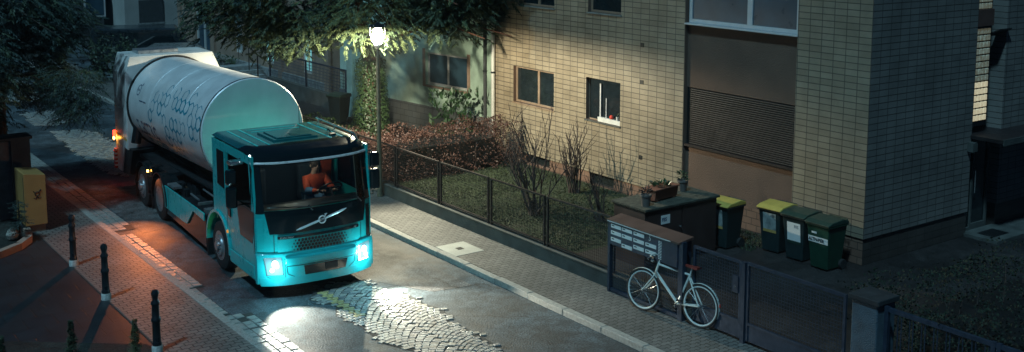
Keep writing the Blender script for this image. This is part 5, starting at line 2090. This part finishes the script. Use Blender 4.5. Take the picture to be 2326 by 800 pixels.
MB().add([on_drum(.10 + v.x * .75, .455 + v.y, .005) for v in vs], fs).build("lettering", "text_blue", eo, fix=False)
b = MB()
for k in range(16):
    if k == 9:
        continue
    b.add([on_drum(.42 + k * .033, .22, .004), on_drum(.445 + k * .033, .22, .004), on_drum(.445 + k * .033, .25, .004), on_drum(.42 + k * .033, .25, .004)], [(0, 1, 2, 3)])
b.build("small_print", "text_blue", drm, fix=False)

# tail body
b = MB()
b.prism([(-1.15, 1.15), (-1.15, 3.02), (-1.02, 3.47), (1.05, 3.47), (1.24, 3.02), (1.15, 1.15)], 'y', 6.88, 8.1)
tb = b.build("tail_body", "white_panel", TR, bevel=.012)
b = MB()
b.prism([(7.25, 1.149), (7.6, .48), (8.08, .48), (8.1, 1.149)], 'x', -1.15, 1.15)
b.build("tail_lower_body", "white_panel", TR, bevel=.01)
b = MB()
b.prism([(6.55, 1.2), (6.95, .50), (7.6, .45), (7.3, 1.2)], 'x', -1.12, 1.12)
b.build("rear_mudguard", "black_plastic", TR)
MB().box(-.7, .3, 7.3, 7.9, 3.472, 3.56).build("roof_vent", "rim", tb, bevel=.01)
MB().box(-1.156, -1.151, 6.95, 8.05, 1.36, 1.42).build("reflective_strip", "stripe_yellow", tb)
b = MB()
for z in (1.6, 2.4, 3.0):
    for y in (7.0, 7.95):
        b.lathe([(.014, -1.158), (.014, -1.15)], c=(0, y, z), axis='x', n=8)
for x in (-1.05, 0, 1.05):
    b.lathe([(.014, 6.872), (.014, 6.88)], c=(x, 0, 3.38), axis='y', n=8)
b.build("rivets", "rim", tb)
tl = MB().box(-1.2, -1.12, 8.101, 8.2, 1.25, 1.45).build("tail_light", "tail_red", TR, bevel=.01)
ta = MB().lathe([(.03, -.02), (.045, 0), (.02, .02)], axis='x', n=12).build("indicator", "amber", TR, (-1.22, 8.0, 1.28), smooth=True)
point("indicator_light", (-1.28, 8.0, 1.28), 10, (1.0, .40, .10), .04, TR, 'SPOT', R(150), .6, (-1, .0, -.5))
tm = MB().lathe([(.02, -.02), (.035, 0), (.015, .02)], axis='x', n=12).build("side_indicator", "amber", TR, (-1.18, 5.02, 1.0), smooth=True)
point("side_indicator_light", (-1.25, 5.02, 1.0), 300, (1.0, .27, .08), .04, TR, 'SPOT', R(84), 1.0, (-1.3, -2.5, -.85))
point("tail_glow", (-1.22, 8.3, 1.3), 14, (1.0, .04, .03), .05, TR, 'SPOT', R(120), .8, (-.35, -.2, -1))
b = MB()
for k in range(5):
    b.box(-1.22, -1.155, 7.98, 8.12, .5 + k * .1, .55 + k * .1)
b.build("warning_stripes", "red_white", TR)
MB().box(-1.21, -1.152, 7.99, 8.11, .5, 1.0).build("warning_board", "white_label", TR)
MB().tube([(-1.0, 6.7, 1.35), (-.9, 6.7, 1.9)], .12, 12).build("hydraulic_motor", "iron", TR)

# driver
def skin_body(name, verts, edges, radii, m, parent, sub=1):
    me = bpy.data.meshes.new(name)
    me.from_pydata(verts, edges, [])
    me.materials.append(M(m))
    o = bpy.data.objects.new(name, me)
    COL.objects.link(o)
    o.parent = parent
    sm = o.modifiers.new("skin", 'SKIN')
    sm.use_smooth_shade = True
    if not me.skin_vertices:
        bm = bmesh.new()
        bm.from_mesh(me)
        bm.verts.layers.skin.verify()
        bm.to_mesh(me)
        bm.free()
    for i, r in enumerate(radii):
        sv = me.skin_vertices[0].data[i]
        sv.radius = (r, r) if not isinstance(r, tuple) else r
        sv.use_root = (i == 0)
    s2 = o.modifiers.new("sub", 'SUBSURF')
    s2.levels = sub
    s2.render_levels = sub
    return o


wx = TR.matrix_world
bpy.context.view_layer.update()
org = TR.matrix_world @ Vector((.50, -.88, 1.34))
DV = thing("driver", "driver in orange and blue work jacket reaching for the steering wheel", "person", tuple(org), R(-3))
vs = [(0, 0, .08), (0, -.02, .28), (0, -.05, .50), (0, -.07, .60), (0, -.10, .70), (0, -.115, .80),
      (-.19, -.06, .50), (-.25, -.25, .30), (-.10, -.46, .33), (-.05, -.54, .35),
      (.19, -.06, .50), (.27, -.25, .32), (.22, -.48, .32), (.20, -.56, .34),
      (-.11, -.05, .06), (-.13, -.42, .05), (-.12, -.50, -.25), (.11, -.05, .06), (.13, -.42, .05), (.12, -.50, -.25)]
ed = [(0, 1), (1, 2), (2, 3), (3, 4), (4, 5), (2, 6), (6, 7), (7, 8), (8, 9), (2, 10), (10, 11), (11, 12), (12, 13), (0, 14), (14, 15), (15, 16), (0, 17), (17, 18), (18, 19)]
ra = [.15, .15, .13, .055, .095, .08, .075, .05, .035, .035, .075, .05, .035, .035, .09, .08, .055, .09, .08, .055]
for (w_, hx, hy, hz) in ((9, -.05, -.54, .35), (13, .20, -.56, .34)):
    for k in range(5):
        f0 = (hx - .03 + .017 * k, hy - .05 - (.01 if k == 2 else 0), hz + .01)
        f1 = (f0[0], f0[1] - .035, f0[2] - .02)
        vs += [f0, f1]
        i = len(vs) - 2
        ed += [(w_, i), (i, i + 1)]
        ra += [.009, .008]
body = skin_body("body", vs, ed, ra, "skin", DV)
jv = vs[0:4] + vs[6:9] + vs[10:13]
je = [(0, 1), (1, 2), (2, 3), (2, 4), (4, 5), (5, 6), (2, 7), (7, 8), (8, 9)]
jr = [.175, .175, .155, .075, .10, .07, .052, .10, .07, .052]
jk = skin_body("work_jacket", jv, je, jr, "orange_cloth", DV)
tv = [vs[0], vs[14], vs[15], vs[16], vs[17], vs[18], vs[19]]
skin_body("trousers", tv, [(0, 1), (1, 2), (2, 3), (0, 4), (4, 5), (5, 6)], [.17, .11, .095, .07, .11, .095, .07], "blue_cloth", DV)
b = MB()
b.tube([(-.248, -.24, .31), (-.16, -.37, .32)], [.078, .068], 12)
b.build("reflective_band", "blue_cloth", DV)
b = MB().lathe([(.02, .115), (.075, .10), (.105, .06), (.108, .0), (.09, -.06)], n=16)
b.build("hair", "hair", DV, (0, -.08, .78), smooth=True)
b = MB()
b.lathe([(.004, -.03), (.018, 0), (.004, .03)], n=8)
b.build("nose", "skin", DV, (0, -.205, .755))
for s in (-1, 1):
    MB().lathe([(.004, -.01), (.011, 0), (.004, .01)], n=8).build("eye", "black", DV, (s * .035, -.19, .785))
    MB().lathe([(.004, -.03), (.016, 0), (.004, .03)], n=8).build("ear", "skin", DV, (s * .105, -.10, .765))
MB().box(-.028, .028, -.196, -.185, .712, .72).build("mouth", "rust_brown", DV)
# high visibility jacket hanging behind the driver
jh = thing("hanging_jacket", "orange jacket hanging at the cab side behind the driver", "jacket", tuple(TR.matrix_world @ Vector((.92, -.55, 1.62))), R(-3))
b = MB()
b.add([(-.12, 0, 0), (.1, 0, 0), (.13, .02, .45), (.07, .02, .58), (-.05, .02, .58), (-.13, .02, .42), (-.12, .09, 0), (.1, .09, 0), (.13, .08, .45), (.07, .06, .58), (-.05, .06, .58), (-.13, .08, .42)],
      [(0, 1, 2, 3, 4, 5), (11, 10, 9, 8, 7, 6), (0, 6, 7, 1), (1, 7, 8, 2), (2, 8, 9, 3), (3, 9, 10, 4), (4, 10, 11, 5), (5, 11, 6, 0)])
b.build("jacket", "orange_cloth", jh, bevel=.02)

# ---------------------------------------------------------------- bicycle
BK = thing("bicycle", "silver city bicycle with red brown saddle leaning against the letterboxes and gate", "bicycle", (13.26, 12.93, 0))
e1 = Vector((13.06 - 13.26, 14.09 - 12.93, 0)).normalized()
e2 = Vector((0.11, 0.02, 1)).normalized()
e3 = e1.cross(e2).normalized()
e2 = e3.cross(e1).normalized()
BK.rotation_mode = 'XYZ'
BK.rotation_euler = Matrix((e1, e3 * -1, e2)).transposed().to_euler()
BK.scale = (1.06, 1.06, 1.06)
# local: x forward, y sideways, z up
RW = .352
fw, rw_ = (1.14, 0, RW), (0, 0, RW)
for (c, nm) in ((rw_, "wheel"), (fw, "wheel")):
    w_ = MB().ring((0, 0, 0), 'y', RW - .018, .018, 56, 8).build(nm, "tyre", BK, c, smooth=True)
    MB().ring((0, 0, 0), 'y', RW - .043, .015, 56, 6).build("rim", "bike_rim", w_, smooth=True)
    MB().lathe([(.022, -.04), (.022, .04)], axis='y', n=12).build("hub", "chrome", w_)
    b = MB()
    for k in range(28):
        a = 2 * math.pi * k / 28
        b.tube([(.02 * math.cos(a + .6), .03 * (1 if k % 2 else -1), .02 * math.sin(a + .6)), ((RW - .045) * math.cos(a), 0, (RW - .045) * math.sin(a))], .0016, 4)
    b.build("spokes", "chrome", w_)
bb_ = (.44, 0, .29)
st_ = (.245, 0, .80)
ht = (.88, 0, .84)
hb = (.915, 0, .70)
b = MB()
b.tube([bb_, st_], .021, 8)
b.tube([st_, ht], .019, 8)
b.tube([bb_, hb], .024, 8)
b.tube([(.87, 0, .87), (.93, 0, .66)], .020, 8)
for s in (-1, 1):
    b.tube([(0, .055 * s, RW), (.42, .03 * s, .29)], .013, 6)
    b.tube([(0, .055 * s, RW), (.25, .015 * s, .77)], .012, 6)
b.build("frame", "bike_silver", BK, smooth=True)
b = MB()
for s in (-1, 1):
    b.tube([(.935, .02 * s, .65), (.95, .048 * s, .60), (1.06, .05 * s, .45), (1.14, .05 * s, RW)], .012, 6)
b.build("fork", "bike_silver", BK, smooth=True)
b = MB()
b.tube([(.87, 0, .87), (.845, 0, .97), (.93, 0, 1.0)], .013, 8)
b.tube([(.82, -.27, 1.0), (.90, -.22, 1.0), (.94, -.08, 1.0), (.94, .08, 1.0), (.90, .22, 1.0), (.82, .27, 1.0)], .011, 8)
hbm = b.build("handlebar", "bike_silver", BK, smooth=True)
for s in (-1, 1):
    MB().tube([(.84, .255 * s, 1.0), (.76, .30 * s, .99)], .017, 8).build("grip", "black_plastic", hbm)
    MB().tube([(.89, .22 * s, .99), (.93, .25 * s, .96), (.87, .30 * s, .95)], .006, 5).build("brake_lever", "chrome", hbm)
b = MB()
b.tube([(.245, 0, .80), (.215, 0, .93)], .012, 8)
b.build("seat_post", "bike_silver", BK)
b = MB()
sec = [(.03, .075), (.08, .08), (.14, .06), (.2, .03), (.29, .018), (.32, .012)]
for k in range(len(sec)):
    x, w_ = sec[k]
    for (yy, zz) in ((-w_, -.02), (-w_ * .8, .012), (0, .02), (w_ * .8, .012), (w_, -.02)):
        b.v.append((x + .05, yy, .945 + zz))
for k in range(len(sec) - 1):
    for j in range(4):
        a = k * 5 + j
        b.f.append((a, a + 1, a + 6, a + 5))
        b.m.append(0)
b.f.append((0, 1, 2, 3, 4))
b.m.append(0)
b.build("saddle", "saddle", BK, smooth=True)
b = MB()
b.ring((.44, -.05, .29), 'y', .085, .006, 26, 5)
b.tube([(.44, -.08, .29), (.56, -.08, .20)], .009, 6)
b.tube([(.44, .08, .29), (.32, .08, .38)], .009, 6)
b.build("crankset", "chrome", BK)
for (x, y, z) in ((.56, -.12, .20), (.32, .12, .38)):
    MB().box(x - .045, x + .045, y - .04, y + .04, z - .01, z + .01).build("pedal", "black_plastic", BK)


def guard(c, a0, a1):
    b = MB()
    n = 18
    r = RW + .018
    for k in range(n + 1):
        a = math.radians(a0 + (a1 - a0) * k / n)
        for yy in (-.024, 0, .024):
            rr = r - (.008 if yy else 0)
            b.v.append((c[0] + rr * math.cos(a), yy, c[2] + rr * math.sin(a)))
    for k in range(n):
        for j in range(2):
            q = k * 3 + j
            b.f.append((q, q + 1, q + 4, q + 3))
            b.m.append(0)
    return b.build("mudguard", "bike_silver", BK, smooth=True)


guard(rw_, 60, 200)
guard(fw, 30, 135)
MB().box(-.375, -.36, -.02, .02, .42, .47).build("rear_reflector", "red_white", BK)
MB().lathe([(.005, 0), (.03, .01), (.032, .05)], axis='x', n=12).build("front_lamp", "chrome", BK, (.97, 0, .88))

# ---------------------------------------------------------------- night air
hz = MB().box(-60, 70, -8, 110, -1.2, 13.5).build("haze", "black")
hz["kind"] = "stuff"
hm = bpy.data.materials.new("night_air")
hm.use_nodes = True
hm.node_tree.nodes.clear()
ho = nd(hm.node_tree, "ShaderNodeOutputMaterial")
hv = nd(hm.node_tree, "ShaderNodeVolumePrincipled")
hv.inputs["Color"].default_value = (.80, .93, 1.0, 1)
hv.inputs["Density"].default_value = 0.0006
hv.inputs["Anisotropy"].default_value = 0.25
hm.node_tree.links.new(hv.outputs[0], ho.inputs["Volume"])
hz.data.materials.clear()
hz.data.materials.append(hm)
